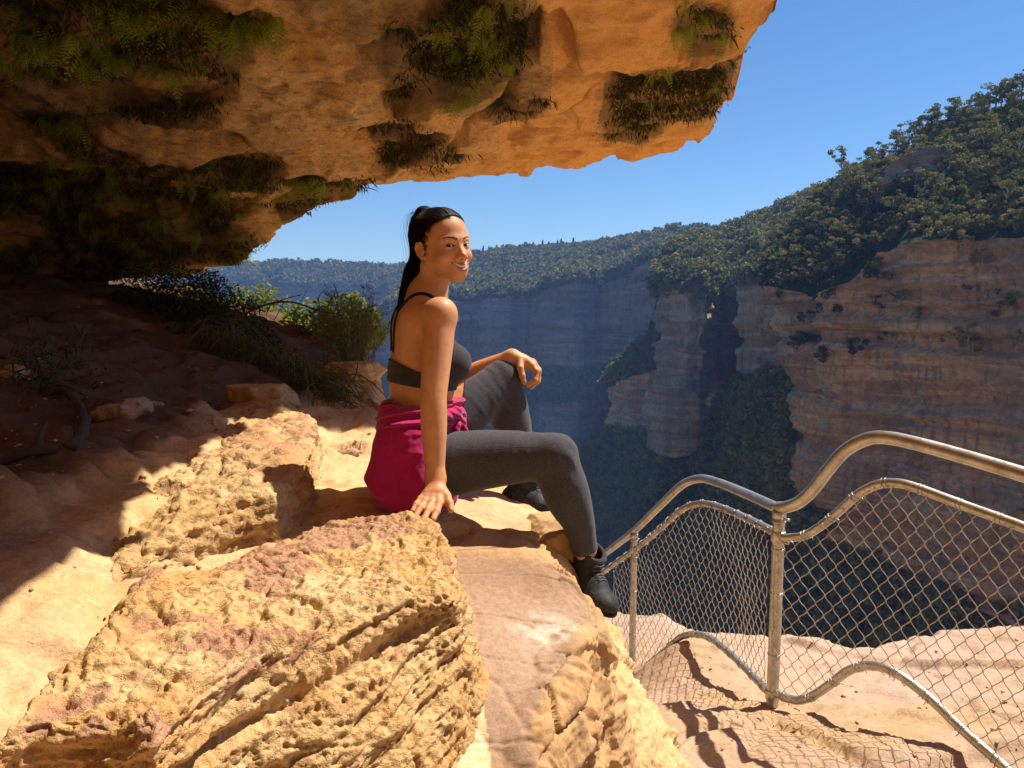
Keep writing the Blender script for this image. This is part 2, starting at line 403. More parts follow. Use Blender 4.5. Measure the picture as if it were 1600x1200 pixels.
    hcut = lambda v, s: ((v-HC)@hu) > (-.112+s)
    bm = ~(np.linalg.norm(v_ := pts-HC, axis=1) < 0)
    inh = hcut(pts, .006) & (np.linalg.norm(pts-HC, axis=1) < .2)
    inr = (pts[:, 2] < rwr[2]-.004) & (np.linalg.norm(pts-P(675, 785, 2.05), axis=1) < .13)
    inl = (pts[:, 0] > lwr[0]+.006) & (evals(LA, pts.astype(np.float32)) < .004) & (pts[:, 2] > 1.3)
    body_part = keep(pts, q, ~(inh | inr | inl))
    hp, hq = sdf_mesh(allp[:-1], HC-.15, HC+.15, .0014, post=head_post)
    head_part = keep(hp, hq, hcut(hp, -.001))
    rp, rq = sdf_mesh(allp[:-1], P(675, 785, 2.05)-.11, P(675, 785, 2.05)+.11, .0018)
    rpart = keep(rp, rq, rp[:, 2] < rwr[2]+.002)
    lp, lq = sdf_mesh(LA+LH, P(820, 582, 2.59)-.11, P(820, 582, 2.59)+.11, .0018)
    lpart = keep(lp, lq, lp[:, 0] > lwr[0]+.003)
    # remove the skin hidden under leggings/jacket (keeps the cloth clean)
    v, f = merge([body_part, head_part, rpart, lpart])
    bo = add('body', v, f, sk.m)
    cs = np.array([-.12, -.08, -.045, -.032, -.020, -.002, .020, .040, .056, .068, .078, .10]); bs = np.array([-.075, -.058, -.042, -.026, -.022, .008, .020, .028, .042, .060, .085, .15])
    # paint: lips, brows, lashes
    qh = (v-HC)@HM.T; col = np.zeros((len(v), 4), np.float32)
    near = (np.abs(qh).max(1) < .13)
    vi = np.nonzero(near)[0]; pv = v[vi].astype(np.float32); ql = qh[vi]
    dl = np.minimum.reduce([f_(pv) for f_ in lips]); m = sstep(.0022, .0004, dl)*(ql[:, 1] > .07)
    col[vi, :3] = (.40, .115, .095); col[vi, 3] = m*.8
    for s in (-1, 1):
        aa = ql[:, 0]*s
        t = np.clip((aa-.010)/.040, 0, 1)
        cen = .0065+.0105*np.sin(t*pi*.62)-.004*t*t; th = .0044*(1-.68*t)*np.where((aa > .010) & (aa < .051), 1, 0)
        mb = sstep(1.2, .5, np.abs(ql[:, 2]-cen)/np.maximum(th, 1e-5))*(th > 0)*(ql[:, 1] > .03)*.92
        g = mb > col[vi, 3]; col[vi[g], :3] = (.030, .016, .012); col[vi[g], 3] = mb[g]
        e = EY[0 if s < 0 else 1]; aa = ql[:, 0]-e[0]; cc = ql[:, 2]-e[2]-aa*np.sign(e[0])*.06
        w = np.clip(1-(aa/.0140)**2, 0, 1); top = .0047*w**.7; bot = -.0038*w**.8
        ml = np.maximum(sstep(.0020, .0006, np.abs(cc-top-.0006)), .55*sstep(.0014, .0003, np.abs(cc-bot)))*(np.abs(aa) < .0155)*(ql[:, 1] > .06)
        g = ml > col[vi, 3]; col[vi[g], :3] = (.020, .012, .010); col[vi[g], 3] = ml[g]*.95
    mouth = (np.abs(ql[:, 0]) < .024) & (np.minimum.reduce([f_(pv) for f_ in slot]) < .0006)
    col[vi[mouth], :3] = (.09, .015, .015); col[vi[mouth], 3] = .9
    lim_ = np.interp(ql[:, 2]+np.abs(ql[:, 0])*.12, cs, bs); hl = (lim_-ql[:, 1]); sk_ = sstep(-.012, .004, hl+.003*np.sin(np.arctan2(ql[:, 0], ql[:, 1]+.06)*160))*(ql[:, 2] > -.04)*(np.abs(ql[:, 0]) < .069)
    g = sk_*.8 > col[vi, 3]; col[vi[g], :3] = (.035, .020, .014); col[vi[g], 3] = sk_[g]*.8
    for s in (-1, 1):      # warmer cheeks and nose tip, finger joints stay as they are
        e = np.exp(-(((ql[:, 0]-s*.040)/.020)**2+((ql[:, 2]+.042)/.016)**2))*(ql[:, 1] > .03)*.30; g = e > col[vi, 3]; col[vi[g], :3] = (.58, .20, .11); col[vi[g], 3] = e[g]
    set_col(bo, 'paint', col)
    # eyeballs
    em = NT('eye'); em.base(em.attr('paint'), .08, .6)
    for e in EY:
        c = H(*e); th, ph = np.meshgrid(np.linspace(0, pi, 60), np.linspace(0, 2*pi, 49)[:-1], indexing='ij')
        g = CAM-c; g /= np.linalg.norm(g); g = g+hf*.25; g /= np.linalg.norm(g)
        u = np.cross(g, hu); u /= np.linalg.norm(u); w = np.cross(u, g)
        vv = c+.0130*(np.cos(th)[..., None]*g+np.sin(th)[..., None]*(np.cos(ph)[..., None]*u+np.sin(ph)[..., None]*w))
        i, j = np.meshgrid(np.arange(59), np.arange(48), indexing='ij'); i = i.ravel(); j = j.ravel(); j2 = (j+1) % 48
        ey = add('eye', vv.reshape(-1, 3), np.stack([i*48+j, (i+1)*48+j, (i+1)*48+j2, i*48+j2], 1), em.m, bo)
        t = np.degrees(th.ravel())[:, None]
        cc = np.where(t < 14, (.003, .002, .002), np.where(t < 31, (.035, .015, .008), (.55, .50, .46)))
        set_col(ey, 'paint', cc)
    # teeth
    tm = NT('teeth').base((.74, .70, .62), .25, .5)
    A = np.linspace(-.026, .026, 70); rows = []
    for cc in np.linspace(-.0570, -.0672, 12):
        sc = np.abs(((A/.0078)+.5) % 1-.5)
        rows.append(np.stack([H(a_, .0948-20*a_*a_-.0010*max(0, .10-s_)/.10-(.0025 if cc < -.0668 else 0), cc+15*a_*a_-.009) for a_, s_ in zip(A, sc)]))
    vv = np.concatenate(rows); i, j = np.meshgrid(np.arange(11), np.arange(69), indexing='ij'); i = i.ravel(); j = j.ravel()
    add('teeth', vv, np.stack([i*70+j, (i+1)*70+j, (i+1)*70+j+1, i*70+j+1], 1), tm.m, bo)

    def snap0(pts, prims, offd, it=7):
        p = np.asarray(pts, np.float32).copy()
        for _ in range(it):
            d = evals(prims, p); g = np.stack([evals(prims, p+np.eye(3, dtype=np.float32)[i]*.002)-d for i in range(3)], 1)/.002
            g /= np.linalg.norm(g, axis=1)[:, None]+1e-6; p -= g*(d-offd)[:, None]*.8
        return p
    # ---- hair: cap + ponytail
    Rt = H(.0, -.062, .104)
    def hair_post(p, d):
        q = (p-HC.astype(np.float32))@HM.T.astype(np.float32)
        r = p-Rt.astype(np.float32); r = r@HM.T.astype(np.float32); ang = np.arctan2(r[:, 0], r[:, 1])
        lim = np.interp(q[:, 2]+np.abs(q[:, 0])*.12, cs, bs)+.0012*np.sin(ang*43)+.0018*vnoise(q*90, 3)
        d = d-.0034+.0002*np.sin(ang*110+2*vnoise(q*25, 6))+.0002*np.sin(ang*240)
        th = np.clip((lim-q[:, 1])/.032, 0, 1)
        d = d+.0060*(1-th)**1.3
        return np.maximum(d, (q[:, 1]-lim)*.7)
    pt = [H(0, -.052, .092), H(0, -.066, .105), H(0, -.080, .106), H(-.002, -.094, .088), H(-.004, -.104, .045), H(-.004, -.106, -.02), P(648, 425, 2.38), P(636, 460, 2.36), P(623, 494, 2.345)]
    pr = [.017, .019, .022, .027, .033, .034, .032, .023, .008]
    hv, hq = sdf_mesh(hd[:2]+hd[2:3]+S_chain(pt, pr, .015)[:2], HC-.16, HC+.16, .0016, post=hair_post)
    ho = add('hair', hv, hq, M_hair)
    parts = []
    ctr = spline(pt, 6); rr = np.interp(np.linspace(0, 1, len(ctr)), np.linspace(0, 1, len(pr)), pr)
    for i in range(1500):
        a0 = RNG.uniform(0, 2*pi); r0 = math.sqrt(RNG.uniform(0, 1)); L = int(len(ctr)*RNG.uniform(.80, 1.0)); L = max(L, 12)
        aa = a0+RNG.normal(0, .5)*np.linspace(0, 1, L)+.12*np.sin(np.linspace(0, 9, L)+a0*5)
        pth = ctr[:L]+(np.cos(aa)[:, None]*ha*.95+np.sin(aa)[:, None]*np.array([-.8, .3, 0.2]))*(rr[:L]*r0)[:, None]
        parts.append(tube(pth, np.linspace(.0013, .0007, L), 4, False))
    for i in range(70):     # stray hairs
        L = len(ctr); k = RNG.integers(10, L); s = RNG.normal(0, .012, 3); pw = np.linspace(0, 1, k)[:, None]
        pth = ctr[:k]+np.array([-.010-.035*RNG.random(), 0, 0])*np.sin(pw*pi*.9)+s*pw
        parts.append(tube(pth, .00025, 3, False))
    for i in range(420):     # combed strands lying on the scalp, starting at a soft hairline
        cz = RNG.uniform(-.03, .078); sd = RNG.choice([-1, 1]); bb = np.interp(cz, cs, bs)+RNG.uniform(-.004, .007); aa_ = sd*.09*math.sqrt(max(0, 1-((cz)/.115)**2))*RNG.uniform(.2, 1)
        st = H(aa_, bb, cz); t = np.linspace(0, 1, 12)[:, None]; pth = (1-t)*st+t*Rt
        dd_ = pth-H(0, -.018, .034); 
        pth = snap0(pth, hd[:2]+hd[2:3], .0052-.0035*(1-t[:, 0])**6)
        parts.append(tube(pth, .0005, 3, False))
    for i in range(60):     # flyaways over crown
        a = RNG.uniform(-.05, .05); t = np.linspace(0, 1, 10)[:, None]
        st = H(a, .05, .085); en = Rt; mid = H(a*.8, 0, .118+RNG.uniform(0, .005))
        parts.append(tube((1-t)**2*st+2*t*(1-t)*mid+t*t*en, .00028, 3, False))
    v_, f_ = merge(parts); add('ponytail', v_, f_, M_hair, ho)
    tv, tq = tube([H(0, -.052, .094), H(0, -.058, .100), H(0, -.064, .105)], [.0195, .0215, .0195], 20); add('hair_tie', tv, tq, M_strap, ho)

    # ---- leggings
    topz = P(655, 660, 2.37)[2]
    tors_low = tor[:4]
    def leg_post(p, d):
        d = d-.0035
        # soft wrinkles at knee/hip
        for kn, s in ((rkn, 1), (lkn, 2)):
            r = p-kn.astype(np.float32); dd = np.linalg.norm(r, axis=1)
            m = np.exp(-(dd/.09)**2); d = d+.0022*m*np.sin(r[:, 0]*130+r[:, 2]*100+4*vnoise(p*12, s))*sstep(-.4, .3, vnoise(p*9, s+3))
        r = p-rhip.astype(np.float32); m = np.exp(-(np.linalg.norm(r, axis=1)/.14)**2); d = d+.0032*m*np.sin(r[:, 0]*105-r[:, 2]*80+3*vnoise(p*10, 5))*sstep(-.4, .3, vnoise(p*9, 7))
        d = d+.0012*fbm(p*22, 2, 3)
        for kn, an in ((rkn, ran), (lkn, lan)):
            ax = ((an-kn)/np.linalg.norm(an-kn)).astype(np.float32); e = (p-an.astype(np.float32))@ax
            nearleg = np.linalg.norm(p-an.astype(np.float32), axis=1) < .12
            d = np.where(nearleg, np.maximum(d, e-.006), d)
        return np.where(p[:, 0] < P(722, 640, 2.4)[0], np.maximum(d, p[:, 2]-topz), d)
    lv, lq2 = sdf_mesh(tors_low+RL+LL, (-.45, 2.0, .80), (.35, 2.85, 1.56), .003, post=leg_post)
    lo_ = add('leggings', lv, lq2, M_leg)
    for kn, an in ((rkn, ran), (lkn, lan)):
        d = (an-kn)/np.linalg.norm(an-kn); u = np.cross(d, [0, 1, 0]); u /= np.linalg.norm(u); w = np.cross(d, u); c = an-d*.012
        aa = np.linspace(0, 2*pi, 40); add('hem', *tube([c+(u*cos(x)+w*sin(x))*.0400 for x in aa], .0012, 4, False), M_strap, lo_)
    # side seam of near leg
    seam = spline([P(712, 703, 2.155), P(760, 704, 2.135), P(820, 699, 2.135), P(862, 704, 2.138), P(880, 720, 2.145), P(895, 760, 2.155), P(905, 800, 2.165)], 6)
    add('seam', *tube(seam-np.array([0, -.004, 0]), .0009, 4, False), M_strap, lo_)

    # ---- bra
    b0 = [-.14, -.10, -.04, .0, .04, .075, .10, .14]
    zt = [P(610, y, 2.37)[2] for y in (553, 560, 574, 580, 572, 528, 504, 500)]
    zlo0, zlo1 = P(606, 594, 2.37)[2], P(715, 609, 2.37)[2]
    tors_b = tor[3:]
    def bra_post(p, d):
        q = (p-C2.astype(np.float32))@TM.T.astype(np.float32)
        top = np.interp(q[:, 0], b0, zt)-np.abs(q[:, 1]+.0)*.0
        low = np.interp(q[:, 0], [-.1, .1], [zlo0, zlo1])
        d = d-.0050-.0014*np.exp(-((p[:, 2]-low-.006)/.006)**2)-.0012*np.exp(-((p[:, 2]-top+.003)/.0035)**2)
        back = np.clip((-q[:, 0]-.03)/.04, 0, 1)
        d = d+.0010*back*np.sin(p[:, 2]*190+6*q[:, 1])
        return np.maximum(np.maximum(d, (p[:, 2]-top)*.8), low-p[:, 2])
    bv, bq = sdf_mesh(tors_b, (-.50, 2.05, 1.28), (.05, 2.68, 1.62), .0022, post=bra_post)
    br = add('sports_bra', bv, bq, M_bra)
    def snap(pts, prims, offd, it=14):
        p = np.asarray(pts, np.float32).copy()
        for _ in range(it):
            d = evals(prims, p); e = .002
            g = np.stack([evals(prims, p+np.eye(3, dtype=np.float32)[i]*e)-d for i in range(3)], 1)/e
            g /= np.linalg.norm(g, axis=1)[:, None]+1e-6; p -= g*(d-offd)[:, None]*.8
        return p
    skin_no_arm = tor+nk+RA[:1]
    for s in (-1, 1):
        sp = spline([T(C2, -.098, s*.035, .035), T(C3, -.09, s*.050, -.03), T(C3, -.062, s*.068, .04), T(C3, -.02, s*.074, .075), T(C3, .035, s*.076, .045), T(C3, .075, s*.072, -.010), T(C2, .10, s*.064, .062)], 6)
        sp = snap(sp, skin_no_arm+(LA[:1]), .0016)
        # flat band
        tn = np.gradient(sp, axis=0); tn /= np.linalg.norm(tn, axis=1)[:, None]; ce = T((C2+C3)/2)
        nm = sp-ce; nm -= tn*(nm*tn).sum(1)[:, None]; nm /= np.linalg.norm(nm, axis=1)[:, None]; sd = np.cross(tn, nm); w = .0072
        rows = np.stack([sp-sd*w-nm*.002, sp-sd*w+nm*.001, sp+sd*w+nm*.001, sp+sd*w-nm*.002], 1); n = len(sp)
        i, j = np.meshgrid(np.arange(n-1), np.arange(4), indexing='ij'); i = i.ravel(); j = j.ravel(); j2 = (j+1) % 4
        add('strap', rows.reshape(-1, 3), np.stack([i*4+j, (i+1)*4+j, (i+1)*4+j2, i*4+j2], 1), M_strap, br)

    # ---- jacket tied round the waist
    zs = [P(650, y, 2.37)[2] for y in (786, 778, 762, 740, 715, 690, 665, 645, 632, 626)]
    xl = [-.40, -.425, -.440, -.436, -.430, -.424, -.420, -.416, -.410, -.400]
    xr = [-.185, -.176, -.172, -.172, -.172, -.170, -.168, -.162, -.156, -.156]
    wy = [.15, .185, .202, .210, .210, .202, .188, .170, .154, .146]
    order = np.argsort(zs); zs = np.array(zs)[order]; xl = np.array(xl)[order]; xr = np.array(xr)[order]; wy = np.array(wy)[order]
    jy = float(C0[1])
    def jack(p):
        z = p[:, 2]; l = np.interp(z, zs, xl); r = np.interp(z, zs, xr); w = np.interp(z, zs, wy)
        cx = (l+r)/2; rx = (r-l)/2; qx = (p[:, 0]-cx)/rx; qy = (p[:, 1]-jy-(p[:, 0]-cx)*.25)/w
        rad = (np.abs(qx)**2.9+np.abs(qy)**2.9)**(1/2.9)
        d = (rad-1)*np.minimum(rx, w)*.9
        d = np.maximum(d, np.maximum(z-zs[-1], zs[0]-z))
        return d.astype(np.float32)
    jack.k = .02
    def jk_post(p, d):
        z = p[:, 2]; t = sstep(zs[-1]-.10, zs[-1]-.01, z); u = 1-sstep(zs[0]+.02, zs[-1]-.06, z)
        ang = np.arctan2(p[:, 1]-jy, p[:, 0]-C0[0])
        wz = z+.010*np.sin(ang*2+1)+.012*vnoise(np.stack([ang*1.2, z*6, z*0], 1), 4)
        d = d+t*(.0050*np.sin(wz*230)+.0025*np.sin(wz*410+2))
        fold = vnoise(np.stack([ang*3.2+1.4*z, z*4.5, z*0], 1), 9)
        d = d+(1-t)*(.0095*fold+.0050*np.abs(vnoise(np.stack([ang*2.0-6*z, z*9, z*0], 1), 12)))
        d = d+.0012*fbm(p*60, 2, 8)
        return d
    tails = S_chain([P(605, 700, 2.20), P(592, 735, 2.20), P(581, 748, 2.19), P(600, 768, 2.17)], [.03, .022, .012, .010], .03)
    jv, jq = sdf_mesh([jack]+tails, (-.55, 2.05, .90), (-.10, 2.72, 1.40), .0030, post=jk_post, margin=1.4)
    # hollow the inside for the waist
    jo = add('tied_jacket', jv, jq, M_jk)
    kn_ = P(716, 645, 2.36)
    sl = sdf_mesh(S_chain([P(690, 650, 2.23), P(712, 645, 2.29), kn_, P(722, 655, 2.42)], [.016, .018, .022, .016], .01)
                  + S_chain([kn_, P(722, 662, 2.34), P(731, 688, 2.35)], [.013, .012, .011], .008)
                  + S_chain([kn_, P(714, 668, 2.30), P(712, 684, 2.29)], [.012, .010, .008], .008), P(716, 665, 2.34)-.13, P(716, 665, 2.34)+.13, .002,
                  post=lambda p, d: d+.0016*np.sin(p[:, 2]*260+p[:, 0]*180+p[:, 1]*60)+.0008*fbm(p*70, 2, 2))
    add('sleeve_knot', *sl, M_jk, jo)

    # ---- boots
    def boot(heel, toe, ankle, up_hint, side_name):
        fd = toe-heel; L = np.linalg.norm(fd); fd /= L; leg = ankle-heel; sd = np.cross(fd, leg); sd /= np.linalg.norm(sd); un = np.cross(sd, fd)
        if un@leg < 0: un = -un; sd = -sd
        M = np.stack([fd, sd, un])
        def q(a, b, c): return heel+fd*a*L+sd*b+un*c
        collar = ankle+(ankle-q(.2, 0, .03))*.10
        up = [S_ell(q(.14, 0, .030), (.038, .034, .034), .02, M), S_cone(q(.16, 0, .032), q(.55, 0, .032), .034, .036, .02),
              S_ell(q(.74, .004, .022), (.064, .044, .028), .02, M), S_ell(q(.88, .004, .016), (.038, .038, .023), .02, M),
              S_cone(q(.18, 0, .040), collar, .036, .043, .02), S_cone(q(.30, 0, .055), collar+fd*.018, .030, .032, .02), S_cone(q(.36, 0, .048), q(.66, 0, .036), .030, .026, .02)]
        lo = heel-.12+fd*.1; hi = heel+.12+fd*.1
        lo = np.minimum(heel, np.minimum(toe, ankle))-.08; hi = np.maximum(heel, np.maximum(toe, ankle))+.08
        axc = (collar-q(.18, 0, .04)); axc /= np.linalg.norm(axc)
        def bp(p, d):
            r = (p-heel.astype(np.float32))@M.T.astype(np.float32)
            d = d+.0010*np.sin(r[:, 0]*130)*np.exp(-((r[:, 0]-.5*L)/.06)**2)
            d = np.maximum(d, -(r[:, 2]-.004))
            e = (p-collar.astype(np.float32))@axc.astype(np.float32)
            d = np.maximum(d, e-.012)
            inner = S_cone(collar-axc*.03, collar+axc*.05, .034, .038)(p)
            return np.maximum(d, -inner)
        bt = add('boot', *sdf_mesh(up, lo, hi, .0022, post=bp), M_boot)
        so = [S_ell(q(.16, 0, 0), (.044, .037, .016), .01, M), S_cone(q(.16, 0, -.001), q(.72, .003, -.001), .013, .013, .02), S_ell(q(.45, 0, 0), (.10, .034, .014), .02, M), S_ell(q(.78, .004, 0), (.066, .047, .015), .02, M)]
        def sp_(p, d):
            r = (p-heel.astype(np.float32))@M.T.astype(np.float32)
            d = np.maximum(np.maximum(d, r[:, 2]-.007), -r[:, 2]-.011)
            tr = np.maximum(np.maximum(r[:, 2]+.006, np.abs(((r[:, 0]/.016) % 1)-.5)*.016-.004), -1)
            return np.maximum(d, -tr)
        add('sole', *sdf_mesh(so, lo, hi, .0022, post=sp_), flat_mat('rubber', (.012, .012, .013), .85), bt)
        # collar padding ring
        u = np.cross(axc, fd); u /= np.linalg.norm(u); w = np.cross(axc, u); aa = np.linspace(0, 2*pi, 36)
        add('collar', *tube([collar+axc*.010+(u*cos(x)+w*sin(x))*.0400 for x in aa], .0078, 10, False), M_bra, bt)
        # laces
        for i in range(6):
            t = i/5; c = q(.68, 0, .062)*(1-t)+(collar+fd*.046-axc*.01)*t; w_ = .020
            nrm = un*(1-t)+fd*t; nrm /= np.linalg.norm(nrm)
            c = snap(np.array([c]), up, .001)[0]
            for s in (-1, 1):
                l0 = snap(np.array([c-sd*w_*s]), up, .0015)[0]; l1 = snap(np.array([c+sd*w_*s-fd*.008]), up, .0015)[0]
                md = snap(np.array([(l0+l1)/2]), up, .003)[0]
                add('lace', *tube([l0, (l0+md)/2+nrm*.001, md, (l1+md)/2+nrm*.001, l1], .0017, 6), flat_mat('grey_lace', (.10, .10, .11), .7), bt)
    boot(P(889, 897, 2.305), P(953, 958, 2.135), P(922, 868, 2.245), None, 'r')
    boot(P(786, 788, 2.66), P(872, 806, 2.60), P(822, 748, 2.665), None, 'l')
    # ring-free; return
    print('woman', round(time.time()-T0, 1))
    return W
# ================================================================ ROCKS NEAR THE CAMERA
def rbf(pts, smooth=1e-3):
    """smooth height function through (x, y, z) control points"""
    p = np.asarray(pts, float); n = len(p)
    r = np.linalg.norm(p[:, None, :2]-p[None, :, :2], axis=2)
    A = np.zeros((n+3, n+3)); A[:n, :n] = r+0*np.eye(n); A[:n, :n] -= smooth*np.eye(n)
    A[:n, n] = 1; A[:n, n+1:] = p[:, :2]; A[n, :n] = 1; A[n+1:, :n] = p[:, :2].T
    w = np.linalg.solve(A, np.concatenate([p[:, 2], np.zeros(3)]))
    def f(x, y):
        x = np.asarray(x, float); sh = x.shape; x = x.ravel(); y = np.asarray(y, float).ravel(); out = np.full(x.shape, w[n])+w[n+1]*x+w[n+2]*y
        for i in range(n): out += w[i]*np.hypot(x-p[i, 0], y-p[i, 1])
        return out.reshape(sh)
    return f
def poly_sd(poly, x, y):
    """signed distance (negative inside) to a polygon in plan"""
    v = np.asarray(poly, float); n = len(v); d = np.full(x.shape, 1e9); s = np.ones(x.shape)
    for i in range(n):
        a = v[i]; b = v[i-1]; ex, ey = b-a; wx = x-a[0]; wy = y-a[1]
        t = np.clip((wx*ex+wy*ey)/(ex*ex+ey*ey+1e-12), 0, 1); d = np.minimum(d, (wx-ex*t)**2+(wy-ey*t)**2)
        c1 = y >= a[1]; c2 = y < b[1]; c3 = ex*wy > ey*wx
        fl = (c1 & c2 & c3) | (~c1 & ~c2 & ~c3); s = np.where(fl, -s, s)
    return s*np.sqrt(d)
def XY(pts):
    """pixel + height outline -> plan points"""
    return [PZ(a, b, z)[:2] for a, b, z in pts]
def grid(x0, x1, y0, y1, res):
    nx = int((x1-x0)/res)+1; ny = int((y1-y0)/res)+1
    x, y = np.meshgrid(np.linspace(x0, x1, nx), np.linspace(y0, y1, ny), indexing='ij')
    i, j = np.meshgrid(np.arange(nx-1), np.arange(ny-1), indexing='ij'); i = i.ravel(); j = j.ravel()
    return x, y, np.stack([i*ny+j, (i+1)*ny+j, (i+1)*ny+j+1, i*ny+j+1], 1)
def vnormals(v, q):
    a = v[q[:, 1]]-v[q[:, 0]]; b = v[q[:, 3]]-v[q[:, 0]]; fn = np.cross(a, b); n = np.zeros_like(v)
    for k in range(q.shape[1]): 
        for c in range(3): n[:, c] += np.bincount(q[:, k], fn[:, c], len(v))
    return n/(np.linalg.norm(n, axis=1)[:, None]+1e-12)
def S_slab(poly, top, bottom, batter=.1, k=.03, rnd=.03):
    poly = np.asarray(poly, float)
    def f(p):
        x = p[:, 0].astype(float); y = p[:, 1].astype(float); t = top(x, y)
        s = poly_sd(poly, x, y)-batter*np.maximum(t-p[:, 2], 0)
        h = p[:, 2]-t; k_ = rnd
        m = -smin(-s, -h, k_)
        return np.maximum(m, bottom-p[:, 2]).astype(np.float32)
    f.k = k; return f
def const_plane(pts):
    p = np.asarray([PZ(*q) for q in pts]); A = np.c_[p[:, :2], np.ones(len(p))]; w = np.linalg.lstsq(A, p[:, 2], rcond=None)[0]
    return lambda x, y: w[0]*x+w[1]*y+w[2]

def sand_mat(name, pale, ochre, rust, sc=1., bump=1., grain=1.):
    m = NT(name); v = m.coord('Object'); w = m.coord('Object', (1, 1, 3.2))
    big = m.noise(v, 2.6*sc, 6, .62, .6); mid = m.noise(w, 11*sc, 6, .65, .4); fine = m.noise(v, 70, 5, .7); gr = m.noise(v, 420, 3, .7)
    c = m.mix(m.ramp(big, [(.36, 0), (.62, 1)]), pale, ochre)
    c = m.mix(m.ramp(mid, [(.48, 0), (.68, .85)]), c, rust)
    c = m.mix(m.ramp(m.noise(v, 26*sc, 5, .7), [(.55, 0), (.72, .7)]), c, tuple(min(1, x*1.18) for x in pale))
    c = m.mix(m.ramp(fine, [(.3, .35), (.65, 0)]), c, tuple(x*.55 for x in rust))
    t = m.n('ShaderNodeAttribute'); t.attribute_name = 'tint'
    c = m.mix(t.outputs['Alpha'], c, m.mix(.8, t.outputs['Color'], m.mix(m.ramp(fine, [(.3, 0), (.7, 1)]), (.35, .35, .35), (.65, .65, .65)), 'OVERLAY'))
    sp = m.ramp(gr, [(.36, .55), (.5, 1.0), (.66, 1.18)]); c = m.mix(.55*grain, c, sp, 'MULTIPLY')
    m.base(c, .93, .15)
    pits = m.ramp(m.vor(v, 95*sc), [(.0, 0), (.35, 1)])
    h = m.math('ADD', m.math('MULTIPLY', fine, .9), m.math('MULTIPLY', gr, .22)); h = m.math('ADD', h, m.math('MULTIPLY', pits, .12*bump))
    h = m.math('ADD', h, m.math('MULTIPLY', mid, 1.0))
    m.bump(h, .70, .009*bump); return m.m
def set_tint(o, col, alpha):
    a = np.concatenate([np.broadcast_to(col, (len(alpha), 3)) if np.ndim(col) == 1 else col, np.asarray(alpha)[:, None]], 1)
    set_col(o, 'tint', a)

def facets(p, sc, seed, warp=.35):
    q = np.asarray(p, np.float32)*sc; q = q+warp*np.stack([fbm(q*.9, 3, seed+1), fbm(q*.9, 3, seed+2), fbm(q*.9, 3, seed+3)], 1)
    w1, w2, wid = worley(q, seed, True); return (wid-.5)*sstep(0, .07, w2-w1), sstep(.05, .0, w2-w1)
def chunk_mesh(c, size, seed, res, lump=.06, n=13):
    rg = np.random.default_rng(seed); N_ = rg.normal(size=(n, 3)); N_ /= np.linalg.norm(N_, axis=1)[:, None]; N_ = np.concatenate([N_, [[0, 0, 1.], [0, 0, -1.]]]).astype(np.float32); rr = rg.uniform(.62, 1.0, len(N_)).astype(np.float32); size = np.asarray(size, np.float32); c = np.asarray(c, np.float32)
    def f(p):
        q = (p-c)/size; return ((q@N_.T)-rr).max(1)*size.min()
    f.k = .01
    return sdf_mesh([f], c-size*1.25, c+size*1.25, res, post=lambda p, d: d-size.min()*lump*fbm((p-c)/size.min()*2.2, 4, seed)-size.min()*lump*.5*ridged((p-c)/size.min()*np.array([2, 2, 9], np.float32), 3, seed+5), margin=1.5)
def displace(v, q, fn, it=1, lim=1.):
    n = vnormals(v, q); pv = v.astype(np.float32); return v-n*np.asarray(fn(pv))[:, None]*lim
